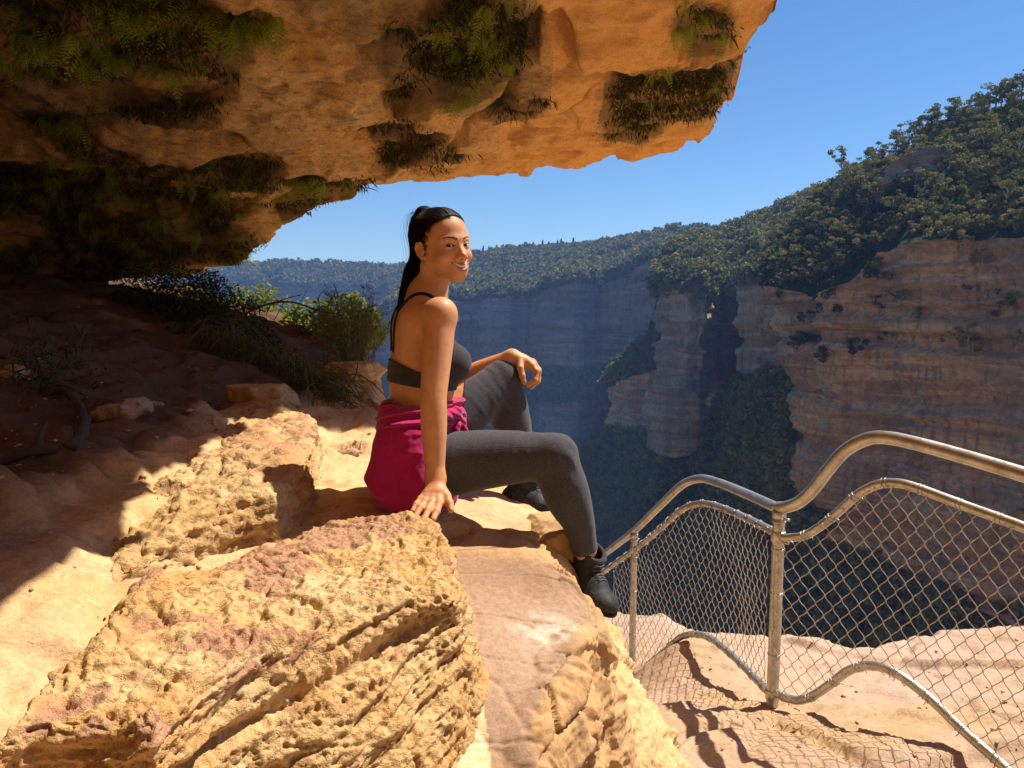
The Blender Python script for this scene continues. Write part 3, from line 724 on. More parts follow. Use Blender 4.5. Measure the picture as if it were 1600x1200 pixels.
def build_near():
    M_block = sand_mat('pitted_sandstone', (.74, .54, .29), (.63, .39, .155), (.42, .215, .10), 1.5, 1.5)
    M_slab = sand_mat('smooth_sandstone', (.60, .41, .225), (.52, .32, .15), (.36, .21, .12), .8, .45, .6)
    M_ledge = sand_mat('ledge_sandstone', (.76, .54, .30), (.66, .42, .19), (.44, .25, .13), 1., 1.)
    M_ceil = sand_mat('overhang_sandstone', (.84, .60, .31), (.84, .45, .14), (.30, .145, .065), 1.1, 2.6)
    M_path = sand_mat('path_sandstone', (.52, .38, .26), (.47, .32, .19), (.34, .21, .15), .9, .8)
    # ---------- upper ledge floor
    c = [(640, 780, 1.005), (560, 792, 1.0), (480, 800, .995), (500, 740, 1.015), (560, 700, 1.03), (600, 650, 1.06), (520, 690, 1.04), (700, 790, .985), (780, 785, .965), (850, 795, .93),
         (300, 720, 1.10), (200, 800, 1.05), (100, 800, 1.08), (0, 850, 1.08), (0, 1000, 1.02), (100, 950, 1.0), (200, 900, .985), (0, 1150, .97), (300, 860, .98),
         (300, 640, 1.18), (200, 640, 1.22), (100, 680, 1.22), (0, 700, 1.26), (700, 840, .93), (500, 860, .96), (600, 1000, .9), (0, 1300, .90), (300, 1300, .7), (500, 1200, .7)]
    pts = [PZ(*q) for q in c]
    pts += [P(*q) for q in [(150, 560, 3.9), (60, 545, 3.6), (0, 520, 3.8), (250, 600, 3.9), (350, 560, 4.6), (200, 520, 5.0), (100, 500, 5.2), (300, 500, 6.0), (0, 470, 5.6), (150, 455, 7.2), (250, 452, 8.2), (350, 500, 7.0), (420, 560, 5.6),
                            (480, 600, 4.8), (560, 590, 5.4), (540, 640, 4.3), (400, 640, 3.9), (-200, 450, 5), (-200, 600, 3), (-300, 900, 1.8)]]
    pts += [np.array([-7, 9, 2.2]), np.array([-8, 4, 2.2]), np.array([-4, 1, 1.2]), np.array([-2, .2, .9])]
    top = rbf(pts, 2e-3)
    edge = XY([(690, 860, .95), (700, 838, .95), (800, 838, .95), (842, 858, .93), (872, 884, .92), (908, 868, .92), (905, 835, .93), (872, 800, .94), (862, 772, .95), (845, 745, .96), (760, 728, .98), (690, 715, 1.), (640, 690, 1.02), (618, 650, 1.06), (600, 628, 1.08)])
    edge += [P(*q)[:2] for q in [(597, 598, 5.2), (590, 575, 5.9), (520, 560, 6.8), (430, 520, 8.2), (330, 470, 9.6)]]
    edge += [np.array([-9, 12.]), np.array([-9, -.5]), np.array([-.4, -.5]), XY([(500, 1260, .8)])[0], XY([(640, 1180, .85)])[0], XY([(660, 1000, .9)])[0]]
    x, y, q = grid(-6.5, .9, .35, 9.5, .02)
    sdx = poly_sd(edge, x, y)
    p2 = np.stack([x.ravel(), y.ravel(), 0*x.ravel()], 1).astype(np.float32)
    sdx = sdx+(.035*fbm(p2*5, 3, 5)+.02*fbm(p2*16, 3, 6)).reshape(x.shape)
    z = top(x, y)
    # eroded steps: terraces with soft risers
    n1 = fbm(p2*1.3, 4, 21).reshape(x.shape); zz = z+.09*n1
    stp = .075; fr = (zz/stp) % 1; ter = (np.floor(zz/stp)+sstep(.55, .98, fr))*stp
    seat = np.exp(-(((x+.25)/.38)**2+((y-2.4)/.42)**2))
    z = z*(.35+.65*seat)+(ter)*(.65*(1-seat))-.01
    z += (.040*fbm(p2*2.6, 4, 31)+.012*ridged(p2*9, 4, 41)).reshape(x.shape)*(1-.75*seat)
    fz, fc = facets(p2, 1.7, 301); fz2, fc2 = facets(p2, 5.0, 303); far_ = sstep(1.6, 3.2, y)
    z += ((.075*fz-.012*fc).reshape(x.shape)*(.35+.65*far_)+(.024*fz2-.007*fc2).reshape(x.shape))*(1-.9*seat)
    # strata ripples on the seat shelf
    z += .006*np.sin(y*70+4*n1)*sstep(2.45, 2.2, y)*sstep(-.25, -.05, x)
    # step under the thigh
    dn = sstep(.0, .035, (2.20+.05*n1+.12*np.abs(x+.02))-y)*sstep(-.22, -.15, x)
    z -= .045*dn
    z += (.007*fbm(p2*24, 5, 46)+.008*(np.abs(fbm(p2*11, 4, 47))-.1)).reshape(x.shape)*(1-.7*seat)
    z = z-np.where(sdx > 0, np.minimum(sdx*5.5, 3.0)+.02, 0)-.05*sstep(-.07, 0, sdx)**2
    v = np.stack([x.ravel(), y.ravel(), z.ravel()], 1); n = vnormals(v, q); pv = v.astype(np.float32)
    steep = 1-np.clip(n[:, 2], 0, 1)
    amp = .010+.030*sstep(.1, .6, steep)
    v = v+n*(amp*(ridged(pv*np.array([7, 7, 30], np.float32), 3, 51)-.4)+.006*fbm(pv*30, 3, 52))[:, None]*(1-.7*seat.ravel()[:, None])
    keepf = sdx.ravel()[q].min(1) < .55
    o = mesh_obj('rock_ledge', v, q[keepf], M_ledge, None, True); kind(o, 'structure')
    t = sstep(.0, .35, fbm(pv*1.7, 4, 61)); floor_shade = sstep(-.75, -.25, fbm(pv*.9+5, 4, 62))*sstep(-1.02, -1.32, x.ravel()+.14*fbm(pv*2, 3, 63)-.18*sstep(1.6, 1.2, y.ravel()))  # overhang shade on the left floor, painted in as a dark tint
    col = np.where(floor_shade[:, None] > t[:, None]*.6, (.105, .062, .042), (.60, .40, .25)); set_tint(o, col, np.maximum(t*.45, floor_shade*.95))
    LEDGE = (x, y, z)

    print('ledge', round(time.time()-T0, 1))
    def gravel(name, n, px_r, G, label, sd_, smax=.011):
        X, Y, Z = G; rg = np.random.default_rng(sd_); ico = np.array([[1, 0, 0], [-1, 0, 0], [0, 1, 0], [0, -1, 0], [0, 0, 1], [0, 0, -1], [.6, .6, .5], [-.6, .6, .45], [.6, -.6, .5], [-.6, -.6, .4]]); fc = [(6, 4, 0), (6, 0, 2), (6, 2, 4), (7, 4, 2), (7, 2, 1), (7, 1, 4), (8, 0, 4), (8, 3, 0), (8, 4, 3), (9, 4, 1), (9, 1, 3), (9, 3, 4), (0, 5, 2), (2, 5, 1), (1, 5, 3), (3, 5, 0)]
        V, F, o_ = [], [], 0
        while len(V) < n:
            a, b = rg.uniform(px_r[0], px_r[1]), rg.uniform(px_r[2], px_r[3]); ts = np.arange(1., 8, .02); d = ray(a, b); p = CAM+d*(ts/d[1])[:, None]; i = np.clip(np.searchsorted(X[:, 0], p[:, 0]), 0, X.shape[0]-1); j = np.clip(np.searchsorted(Y[0], p[:, 1]), 0, X.shape[1]-1); k = np.nonzero(p[:, 2] < Z[i, j])[0]
            if not len(k): V.append(np.zeros((10, 3))+[0, 3, -5]); F += [tuple(np.array(f)+o_) for f in fc]; o_ += 10; continue
            s_ = smax*rg.random()**3+.0022; v_ = ico*(1+.25*rg.normal(size=(10, 1)))*s_*np.array([1.2, 1, .7]); c_, s2 = cos(rg.uniform(0, 6.28)), 0; an = rg.uniform(0, 6.28); M_ = np.array([[cos(an), -sin(an), 0], [sin(an), cos(an), 0], [0, 0, 1]]); V.append(v_@M_.T+p[k[0]]+[0, 0, s_*.3]); F += [tuple(np.array(f)+o_) for f in fc]; o_ += 10
        o = mesh_obj(name, np.concatenate(V), np.array(F), M_ledge); kind(o, 'stuff'); o['label'] = label; set_tint(o, np.array([.4, .26, .16]), np.repeat(rg.random(n), 10)*.8); return o
    gravel('gravel', 500, (0, 640, 560, 1000), LEDGE, 'loose grit and rock crumbs lying on the sandstone ledge', 3)
    # ---------- lit outcrop on the ledge, left of her
    oc_top = rbf([PZ(*q_) for q_ in [(300, 770, 1.085), (360, 700, 1.15), (430, 655, 1.17), (470, 690, 1.15), (478, 740, 1.12), (400, 750, 1.12), (250, 850, 1.035), (480, 640, 1.16), (250, 700, 1.07), (150, 800, 1.0), (80, 900, .95), (300, 620, 1.12), (20, 1000, .90)]], 1e-2)
    poly = XY([(478, 795, 1.0), (486, 745, 1.02), (492, 700, 1.05), (470, 672, 1.08), (440, 630, 1.12), (360, 615, 1.12), (250, 640, 1.12), (150, 740, 1.05), (60, 860, 1.0), (-40, 1000, .95), (40, 1000, .97), (120, 960, .98), (190, 890, 1.0), (300, 852, 1.0), (380, 838, .99), (430, 830, .99)])
    def rough(scale, A, tilt=(0, 0), pit=1., fac=.9):
        def post(p, d=0.):
            zt = p[:, 2]+tilt[0]*p[:, 0]+tilt[1]*p[:, 1]
            b = np.stack([p[:, 0], p[:, 1], zt], 1)
            w = b+.035*np.stack([vnoise(b*5, 1), vnoise(b*5, 2), vnoise(b*5, 3)], 1)+.012*np.stack([fbm(b*34, 2, 4), fbm(b*34, 2, 5), .6*fbm(b*34, 2, 6)], 1)
            lay = ridged(w*np.array([5, 5, 34], np.float32)*scale, 3, 11)-.45
            e = -A*lay*1.0
            e -= A*.55*fbm(b*9*scale, 4, 15)+A*.50*(np.abs(fbm(b*np.array([15, 15, 26], np.float32)*scale, 4, 16))-.15)
            if fac: fz, fc = facets(b*np.array([1, 1, 1.6], np.float32), 5.5*scale, 17); e -= A*fac*fz-A*.35*fac*fc
            wl = worley(w*np.array([17, 17, 42], np.float32)*scale, 4); e += A*.60*pit*sstep(.46, .10, wl)*sstep(-.15, .25, vnoise(b*6, 8))
            wl = worley(w*np.array([40, 40, 62], np.float32)*scale, 7); e += A*.42*pit*sstep(.5, .15, wl)*sstep(-.35, .15, vnoise(b*11, 9)); wl = worley(w*np.array([85, 85, 120], np.float32)*scale, 8); e += A*.20*pit*sstep(.5, .15, wl)-A*.28*fbm(b*62*scale, 3, 19)-A*.2*(np.abs(fbm(b*np.array([40, 40, 70], np.float32)*scale, 3, 20))-.1)
            return d+e
        return post
    v, q = sdf_mesh([S_slab(poly, oc_top, .85, .15, .03, .05)], (-2.3, 1.25, .84), (-.55, 3.6, 1.30), .0085, margin=1.3); v = displace(v, q, rough(1.0, .020, (0, 0)))
    o = mesh_obj('sandstone_outcrop', v, q, M_block, None, True); tag(o, 'sunlit layered sandstone outcrop with rusty top, on the ledge left of the woman', 'rock')
    pv = v.astype(np.float32); set_tint(o, np.array([.48, .26, .15]), .8*sstep(1.10, 1.16, v[:, 2]+.03*fbm(pv*9, 3, 3))*sstep(-.2, .3, fbm(pv*7, 3, 5)))
    print('outcrop', round(time.time()-T0, 1))
    # ---------- big pitted block in the foreground
    tp = const_plane([(690, 822, 1.035), (520, 815, 1.05), (430, 990, 1.035), (700, 930, 1.02), (60, 1130, .99), (150, 960, 1.02)])
    poly = XY([(690, 822, 1.03), (640, 806, 1.03), (560, 803, 1.04), (500, 812, 1.04), (440, 842, 1.03), (370, 872, 1.03), (300, 893, 1.02), (222, 905, 1.01), (200, 940, 1.), (160, 975, 1.), (140, 1010, 1.), (90, 1050, .99), (50, 1100, .98),
               (-10, 1180, .97), (60, 1165, .96), (160, 1150, .98), (240, 1135, 1.), (330, 1070, 1.), (420, 1015, 1.01), (540, 1000, .97), (640, 990, .95), (712, 985, .94), (728, 960, .95), (706, 900, 1.0), (694, 860, 1.02)])
    low = XY([(694, 900, .95), (722, 955, .93), (742, 1000, .90), (740, 1045, .87), (712, 1100, .84), (690, 1150, .80), (665, 1230, .75), (500, 1290, .74), (200, 1290, .78), (-40, 1260, .86), (-20, 1190, .93), (150, 1140, .95), (300, 1060, .97), (450, 1000, .98)])
    ltop = rbf([PZ(*q_) for q_ in [(450, 1000, .99), (300, 1070, .985), (150, 1150, .96), (700, 900, .985), (728, 965, .955), (740, 1040, .885), (600, 1060, .92), (500, 1130, .89), (300, 1180, .90), (640, 1180, .80), (400, 1260, .80), (100, 1220, .91), (0, 1200, .93)]], 1e-2)
    prims = [S_slab(poly, tp, .6, .06, .05, .04), S_slab(low, ltop, .3, .18, .05, .09)]
    rp = rough(1.0, .0165, (-.22, -.18), 1.25)
    def bpost(p):
        d = rp(p)
        # long slot under the crest and a broken corner
        zt = p[:, 2]-.10*p[:, 0]+.02*np.sin(p[:, 0]*9); s = np.exp(-((zt-.965)/.012)**2)*sstep(-.75, -.5, p[:, 0])*sstep(-.10, -.25, p[:, 0])*sstep(1.75, 1.55, p[:, 1])
        return d+.030*s
    v, q = sdf_mesh(prims, (-1.25, .85, .50), (.05, 2.25, 1.12), .0038, margin=1.3); v = displace(v, q, bpost)
    o = mesh_obj('sandstone_block', v, q, M_block, None, True); tag(o, 'large pitted yellow sandstone block in the foreground under the woman\'s planted hand', 'rock')
    pv = v.astype(np.float32); f = fbm(pv*6, 4, 71); g = fbm(pv*3.1+4, 3, 72)
    a = .80*sstep(.03, .12, f)*sstep(.95, .98, v[:, 2]); b = .7*sstep(.0, .25, g)
    col = np.where((a > b)[:, None], (.42, .22, .14), (.52, .26, .085)); set_tint(o, col, np.maximum(a, b*.6))

    print('block', round(time.time()-T0, 1))
    # ---------- smooth mauve slab
    stop_ = rbf([PZ(*q_) for q_ in [(700, 850, .925), (830, 850, .93), (880, 900, .90), (930, 950, .85), (760, 950, .875), (850, 1000, .83), (760, 1100, .79), (850, 1110, .78), (800, 1200, .73), (700, 1200, .74), (720, 1000, .86), (905, 1030, .81)]], 3e-3)
    spoly = XY([(680, 838, .93), (760, 830, .93), (835, 836, .92), (872, 868, .91), (905, 905, .88), (938, 940, .85), (944, 972, .83), (918, 1005, .82), (908, 1050, .80), (880, 1095, .79), (862, 1130, .77), (850, 1160, .76), (872, 1240, .72), (872, 1320, .68), (560, 1330, .66), (600, 1150, .78), (640, 950, .88)])
    def spost(p, d=0.):
        e = -.006*fbm(p*4, 3, 81)-.0022*fbm(p*26, 3, 82)
        lay = ridged(p*np.array([6, 6, 40], np.float32), 3, 83)
        edge_ = sstep(.01, .05, .80+.0*p[:, 0]-0*p[:, 2]-0)  # constant
        inside = poly_sd(np.asarray(spoly), p[:, 0].astype(float), p[:, 1].astype(float)); near = sstep(-.10, -.01, inside).astype(np.float32)
        w1, w2, wid = worley(p*np.array([9, 7, 13], np.float32)+.5*fbm(p*6, 2, 85)[:, None], 86, True); e += near*(.045*(wid-.5)*sstep(0, .06, w2-w1)+.006*(.5-lay)+.024*fbm(p*6, 4, 84)+.007*fbm(p*np.array([22, 22, 40], np.float32), 4, 89)+.004*sstep(.5, .15, worley(p*45, 90))); fz, fc = facets(p*np.array([1, 1, .4], np.float32), 3.2, 87); e += -.012*fz+.004*fc*(1-near)
        gro = np.abs(vnoise(p*np.array([2.5, 6, 2], np.float32), 88)); e += .004*sstep(.06, .0, gro)
        return d+e
    v, q = sdf_mesh([S_slab(spoly, stop_, .2, .22, .03, .035)], (-.40, .80, .40), (.45, 2.35, 1.0), .0052, margin=1.3); v = displace(v, q, spost)
    o = mesh_obj('stone_slab', v, q, M_slab, None, True); tag(o, 'smooth mauve brown sandstone slab with a whitish scuff, between the pitted block and the steps', 'rock')
    pv = v.astype(np.float32); ins = poly_sd(np.asarray(spoly), v[:, 0], v[:, 1]); topm = sstep(-.012, -.05, ins+.03*fbm(pv*9, 3, 91))*sstep(-.02, .03, v[:, 0]+.035+.05*fbm(pv*4, 2, 92)+.12*(1.9-v[:, 1])*-1+.10)
    topm = sstep(-.012, -.05, ins+.03*fbm(pv*9, 3, 91))
    sc = PZ(865, 985, .84); scuff = np.exp(-(((v[:, 0]-sc[0])/.075)**2+((v[:, 1]-sc[1])/.055)**2))*sstep(-.25, .25, fbm(pv*40, 4, 93))*1.6
    leftp = sstep(PZ(745, 1000, .87)[0]+.015, PZ(745, 1000, .87)[0]-.03, v[:, 0]+.03*fbm(pv*5, 3, 94))
    yb = sstep(1.98, 2.08, v[:, 1]+.05*fbm(pv*5, 3, 95))
    col = np.array([.33, .215, .150])*(1-.0*topm[:, None]); col = np.broadcast_to(col, v.shape).copy()
    col += (.10*fbm(pv*3, 4, 96))[:, None]*np.array([1, .85, .7])
    col = col*(1-np.clip(scuff, 0, 1)[:, None])+np.array([.56, .49, .41])*np.clip(scuff, 0, 1)[:, None]
    A0 = PZ(706, 930, .89); A1 = PZ(770, 1150, .79); lx = A0[0]+(v[:, 1]-A0[1])*(A1[0]-A0[0])/(A1[1]-A0[1])+.022*fbm(pv*8, 3, 97); dd = v[:, 0]-lx
    leftp = sstep(.01, -.01, dd); lit_bevel = sstep(.012, .0, dd)*sstep(-.085, -.06, dd+.02*fbm(pv*12, 2, 98))  # pale tint stands in for sunlight on the bevel beside the block
    al = np.clip(topm*(1-leftp)*(1-yb*.85)*.88, 0, 1); col = np.where((lit_bevel > al)[:, None], (.74, .60, .38), col); set_tint(o, col, np.maximum(al, lit_bevel*.8))
    print('slab', round(time.time()-T0, 1))
    # ---------- lower yellow tier
    dtop = rbf([PZ(*q_) for q_ in [(940, 985, .46), (985, 1000, .30), (985, 1060, .36), (920, 1050, .60), (900, 1120, .56), (960, 1150, .42), (1040, 1150, .26), (1000, 1200, .30), (880, 1200, .50), (1080, 1200, .22)]], 1e-2)
    dpoly = XY([(900, 950, .6), (935, 962, .48), (958, 985, .38), (975, 1020, .34), (996, 1058, .30), (1030, 1090, .28), (1050, 1120, .24), (1062, 1160, .2), (1100, 1240, .15), (1100, 1340, .1), (830, 1340, .4), (840, 1100, .55), (880, 1000, .62)])
    v, q = sdf_mesh([S_slab(dpoly, dtop, -.7, .28, .03, .05)], (-.1, 1.15, -.75), (.85, 3.1, .72), .0075, margin=1.3); v = displace(v, q, rough(.85, .021, (.2, 0), .8, 2.0))
    o = mesh_obj('rock_step', v, q, M_ledge, None, True); tag(o, 'broken yellow sandstone step below the mauve slab, beside the wire fence', 'rock')
    pv = v.astype(np.float32); set_tint(o, np.array([.60, .40, .20]), .5*sstep(-.1, .3, fbm(pv*3, 3, 5)))

    print('step', round(time.time()-T0, 1))
    # ---------- the path with rock steps going down along the fence, and the bare rock beyond it
    pc = [(1215, 1112, .0), (1330, 1100, .02), (1060, 1120, .0), (1100, 1200, .03), (1300, 1200, .06), (1500, 1200, .10), (1600, 1200, .13), (1100, 1060, -.16), (1180, 1060, -.12), (1300, 1060, -.10), (1450, 1100, 0.02),
          (1040, 1045, -.30), (1100, 1015, -.34), (1215, 1010, -.30), (1330, 1015, -.24), (1400, 1000, -.22), (1600, 990, -.1), (1600, 1060, 0), (1005, 1000, -.55), (980, 960, -.72), (1050, 975, -.55)]
    pts = [PZ(*q_) for q_ in pc]+[np.array(a) for a in [(.3, .5, .02), (1.5, .5, .1), (3, 1, .2), (3.5, 3, .1), (.3, 6.5, -1.2), (0, 4, -.7), (-.6, 1, 0), (-.8, 3, -.4)]]
    top = rbf(pts, 2e-3)
    edge = [PZ(*q_)[:2] for q_ in [(940, 922, -.95), (985, 930, -.85), (1040, 953, -.7), (1100, 985, -.6), (1160, 993, -.5), (1215, 990, -.42), (1270, 997, -.36), (1330, 1010, -.30), (1370, 1000, -.26), (1410, 978, -.22), (1480, 965, -.18), (1600, 955, -.12), (1750, 950, -.1)]]
    edge += [np.array([6., 3.5]), np.array([6., -1.]), np.array([-1.5, -1.]), np.array([-1.2, 6.5])]
    x, y, q = grid(-1.2, 5.0, .2, 7.5, .016)
    p2 = np.stack([x.ravel(), y.ravel(), 0*x.ravel()], 1).astype(np.float32)
    sdx = poly_sd(edge, x, y)+(.05*fbm(p2*3, 3, 5)+.012*fbm(p2*14, 3, 6)).reshape(x.shape)
    n1 = fbm(p2*1.6, 4, 121).reshape(x.shape)
    z = top(x, y)
    ln = 2.93-.10*(x-1.0)+.05*fbm(p2*2.5, 3, 7).reshape(x.shape)        # the step edge in front of the post
    z += .035*sstep(.03, -.01, y-ln)-.03*sstep(-.01, .03, y-ln)
    z += .012*sstep(.02, -.02, y-(2.5+.3*n1+.1*x))
    # small mound beyond the fence
    m0 = PZ(1090, 1035, -.2); z += .14*np.exp(-(((x-m0[0])/.28)**2+((y-m0[1]-.1)/.22)**2))
    z += (.030*fbm(p2*2.2, 4, 131)+.006*ridged(p2*8, 4, 141)+.006*np.round(fbm(p2*1.8, 3, 143)*5)/1.).reshape(x.shape)
    fz, fc = facets(p2, 1.5, 311); fz2, fc2 = facets(p2, 4.5, 313); z += (.050*fz-.010*fc+.016*fz2-.006*fc2+.004*fbm(p2*26, 4, 46)).reshape(x.shape)
    z = z-np.where(sdx > 0, np.minimum(sdx*sdx*6+sdx*.7, 12.), 0)-.03*sstep(-.25, 0, sdx)
    v = np.stack([x.ravel(), y.ravel(), z.ravel()], 1); pv = v.astype(np.float32)
    o = mesh_obj('path', v, q[sdx.ravel()[q].min(1) < 1.4], M_path, None, True); kind(o, 'structure')
    gravel('gravel', 380, (1020, 1600, 960, 1200), (x, y, z), 'loose grit and rock crumbs on the path under the fence', 4, .008)
    f1 = fbm(pv*1.5, 4, 151); pinkm = sstep(-.35, .1, fbm(pv*1.1+9, 3, 152)); col = np.where((f1 > .05)[:, None], (.48, .33, .22), (.50, .33, .17)); col = col*(1-pinkm[:, None]*.7)+np.array([.52, .39, .34])*pinkm[:, None]*.7
    set_tint(o, col, np.clip(.55+.3*f1, 0, .8))

    print('path', round(time.time()-T0, 1))
    # hidden terraces added below the ledge to send warm light up to the roof
    xx, yy, qq = grid(-14, 40, 5.6, 44, .25); pp = np.stack([xx.ravel(), yy.ravel(), 0*xx.ravel()], 1).astype(np.float32); zl = .35-.56*yy.ravel()-.10*np.maximum(-xx.ravel(), 0)+.35*fbm(pp*.35, 4, 501); zl = zl-.35*facets(pp, .35, 502)[0]
    o = mesh_obj('bounce_slope', np.stack([xx.ravel(), yy.ravel(), zl-.5], 1), qq, M_ledge, None, True); kind(o, 'structure'); set_tint(o, np.array([.6, .42, .25]), np.full(len(zl), .3))
    # ---------- overhang
    cp = [(0, 0, 4.2), (300, 0, 4.7), (600, 0, 4.95), (900, 0, 5.2), (1230, 0, 5.4), (0, 110, 5.0), (330, 95, 5.0), (600, 110, 5.2), (850, 100, 5.6), (1000, 60, 5.5), (1130, 130, 6.1), (0, 170, 5.5), (300, 178, 5.6), (0, 185, 5.9), (330, 192, 6.0),
          (0, 232, 6.2), (300, 245, 6.3), (600, 200, 6.2), (850, 190, 6.6), (1110, 200, 6.8), (450, 278, 6.7), (600, 268, 6.9), (720, 190, 6.1), (690, 235, 6.6), (705, 250, 7.2), (600, 277, 7.5), (583, 285, 7.6), (720, 278, 7.8), (880, 262, 7.8), (1055, 250, 7.4),
          (0, 250, 6.9), (250, 275, 7.1), (450, 292, 7.4), (560, 305, 7.6), (470, 345, 7.7), (400, 400, 8.0), (380, 415, 8.0), (300, 436, 8.4), (190, 440, 8.8), (100, 400, 8.2), (250, 380, 7.9), (0, 330, 7.4), (0, 440, 8.2), (-300, 300, 7), (-300, 0, 5)]
    pts = [P(*q_) for q_ in cp]+[np.array(a) for a in [(-.2, 3.2, 3.35), (-.1, 1.8, 3.3), (-.1, .4, 3.2), (-2.2, 2.0, 3.0), (-3.6, 1.5, 2.6), (-4.6, 1.5, 1.2), (-5.0, 3.5, 1.4), (-5.5, 5., 1.8), (-6.5, 6.5, 1.6), (-3.4, -1, 2.6), (-4.4, -1, 1.0), (-2, -1, 3.0), (0, -3, 3.2), (-4.4, -4, 1.), (-5.5, 0, .2), (-7, 3, .5), (1.2, 4.6, 3.6), (2.2, 5.0, 3.8), (-8, 8, 1.9), (-3.4, 4.2, 3.05)]]
    ceil = rbf(pts, 1e-3)
    oe = [(2.2, 5.3), (1.3, 5.05), (.45, 4.85), (.20, 4.35), (.26, 3.2), (.36, 2.2), (.38, 1.2), (.4, -1), (.3, -5), (-9.5, -5), (-9.5, 11)]
    oe = [np.array(a) for a in oe]+[P(*q_)[:2] for q_ in [(100, 446, 10.), (190, 440, 8.8), (300, 436, 8.4), (390, 415, 8.05), (430, 395, 7.95), (470, 362, 7.75), (478, 340, 7.7), (520, 328, 7.7), (560, 316, 7.65), (583, 286, 7.7), (650, 281, 7.75), (720, 280, 7.8), (800, 272, 7.85), (880, 263, 7.8), (960, 256, 7.6), (1055, 250, 7.4), (1078, 226, 7.2), (1120, 196, 6.85), (1127, 172, 6.6), (1142, 150, 6.4), (1150, 105, 6.15), (1180, 58, 5.8), (1232, 0, 5.4)]]
    xa = np.r_[np.arange(-7.5, -5, .08), np.arange(-5, 2.6, .022)]; ya = np.r_[np.arange(-4.5, 2.5, .09), np.arange(2.5, 9.6, .022)]
    x, y = np.meshgrid(xa, ya, indexing='ij'); i, j = np.meshgrid(np.arange(len(xa)-1), np.arange(len(ya)-1), indexing='ij'); i = i.ravel(); j = j.ravel(); ny = len(ya)
    q = np.stack([i*ny+j, (i+1)*ny+j, (i+1)*ny+j+1, i*ny+j+1], 1)
    p2 = np.stack([x.ravel(), y.ravel(), 0*x.ravel()], 1).astype(np.float32)
    sdx = poly_sd(oe, x, y)
    far = y > 4.6
    jag = (.04*fbm(p2*4, 4, 205)+.035*np.round(fbm(p2*5, 2, 206)*4)/2).reshape(x.shape); sdx = sdx+jag*np.where(far, 1, 2.5)+.16*facets(p2, 2.4, 207)[0].reshape(x.shape)*sstep(1.2, 2.0, x)
    z = ceil(x, y)
    nn = fbm(p2*.8, 4, 201).reshape(x.shape)
    stp = .16; zz = z+.25*nn; fr = (zz/stp) % 1; ter = (np.floor(zz/stp)+sstep(.7, 1.0, fr))*stp
    z = .62*z+.38*(ter-.25*nn*.6)
    pw = p2*np.array([.75, 1.5, 1], np.float32)+.35*np.stack([fbm(p2*1.1, 3, 241), fbm(p2*1.1, 3, 242), 0*p2[:, 0]], 1); w1, w2, wid = worley(pw, 9, True)
    z += ((wid-.5)*.20*sstep(.0, .05, w2-w1)*sstep(-.1, -.7, sdx).ravel()).reshape(x.shape)
    pw = p2*np.array([2.2, 4.2, 1], np.float32)+.3*np.stack([fbm(p2*3, 3, 243), fbm(p2*3, 3, 244), 0*p2[:, 0]], 1); w1, w2, wid = worley(pw, 10, True)
    z += ((wid-.5)*.045*sstep(.0, .05, w2-w1)).reshape(x.shape)
    z += (.05*fbm(p2*1.3, 4, 211)-.020*ridged(p2*np.array([2.2, 5, 1], np.float32), 3, 212)).reshape(x.shape)
    # long crack between the two roof beds
    crack = [P(*q_)[:2] for q_ in [(835, 60, 5.3), (820, 110, 5.6), (790, 155, 5.9), (735, 185, 6.1), (690, 225, 6.6), (640, 250, 6.9), (590, 272, 7.4)]]
    cr_ = [crack]+[[P(*q_)[:2] for q_ in L_] for L_ in ([(690, 228, 6.7), (760, 222, 6.8), (830, 238, 7.1), (950, 228, 7.1), (1060, 214, 7.0)], [(-40, 162, 5.4), (150, 178, 5.6), (290, 186, 5.8), (345, 192, 5.95)], [(-20, 232, 6.3), (120, 245, 6.4), (280, 268, 6.7), (480, 272, 6.9)], [(470, 50, 4.9), (560, 66, 5.1), (640, 50, 5.1), (720, 84, 5.3)], [(860, 0, 5.2), (900, 90, 5.7), (980, 110, 5.9), (1090, 80, 5.8)])]
    wob = (.06*fbm(p2*3.5, 4, 251)).reshape(x.shape); depth = (.6+.6*fbm(p2*1.4, 3, 252)).reshape(x.shape)
    for k_, L_ in enumerate(cr_):
        cd = np.full(x.shape, 9.); sg = np.zeros(x.shape)
        for a, b in zip(L_[:-1], L_[1:]):
            e = b-a; t = np.clip(((x-a[0])*e[0]+(y-a[1])*e[1])/(e@e), 0, 1); d_ = np.hypot(x-a[0]-e[0]*t, y-a[1]-e[1]*t); s_ = np.sign((x-a[0])*e[1]-(y-a[1])*e[0]); sg = np.where(d_ < cd, s_, sg); cd = np.minimum(cd, d_)
        sd_ = cd*sg+wob; z += depth*(.22*np.exp(-(sd_/.038)**2)+.06*np.exp(-(sd_/.16)**2)+.10*np.sign(-sd_)*np.exp(-np.abs(sd_)/.5)*(k_ > 0)*sstep(0, .02, np.abs(sd_)))
    z = z+np.where(sdx > 0, np.minimum(sdx*4, 2.6), 0)+.10*sstep(-.10, 0, sdx)**2
    v = np.stack([x.ravel(), y.ravel(), z.ravel()], 1); q1 = q[:, ::-1]
    n = vnormals(v, q1); pv = v.astype(np.float32)
    v = v+n*(.014*(ridged(pv*np.array([3, 3, 16], np.float32), 4, 221)-.4)+.014*fbm(pv*9, 5, 222)-.010*sstep(.62, .85, fbm(pv*np.array([4, 7, 5], np.float32), 4, 224)+.5)-.010*sstep(.35, .05, worley(pv*np.array([6, 11, 9], np.float32), 225)))[:, None]
    top_z = 5.6+.5*nn.ravel()-np.clip(sdx.ravel()*4, -.3, 3)
    vt = np.stack([x.ravel(), y.ravel(), np.maximum(top_z, v[:, 2]+.12)], 1)
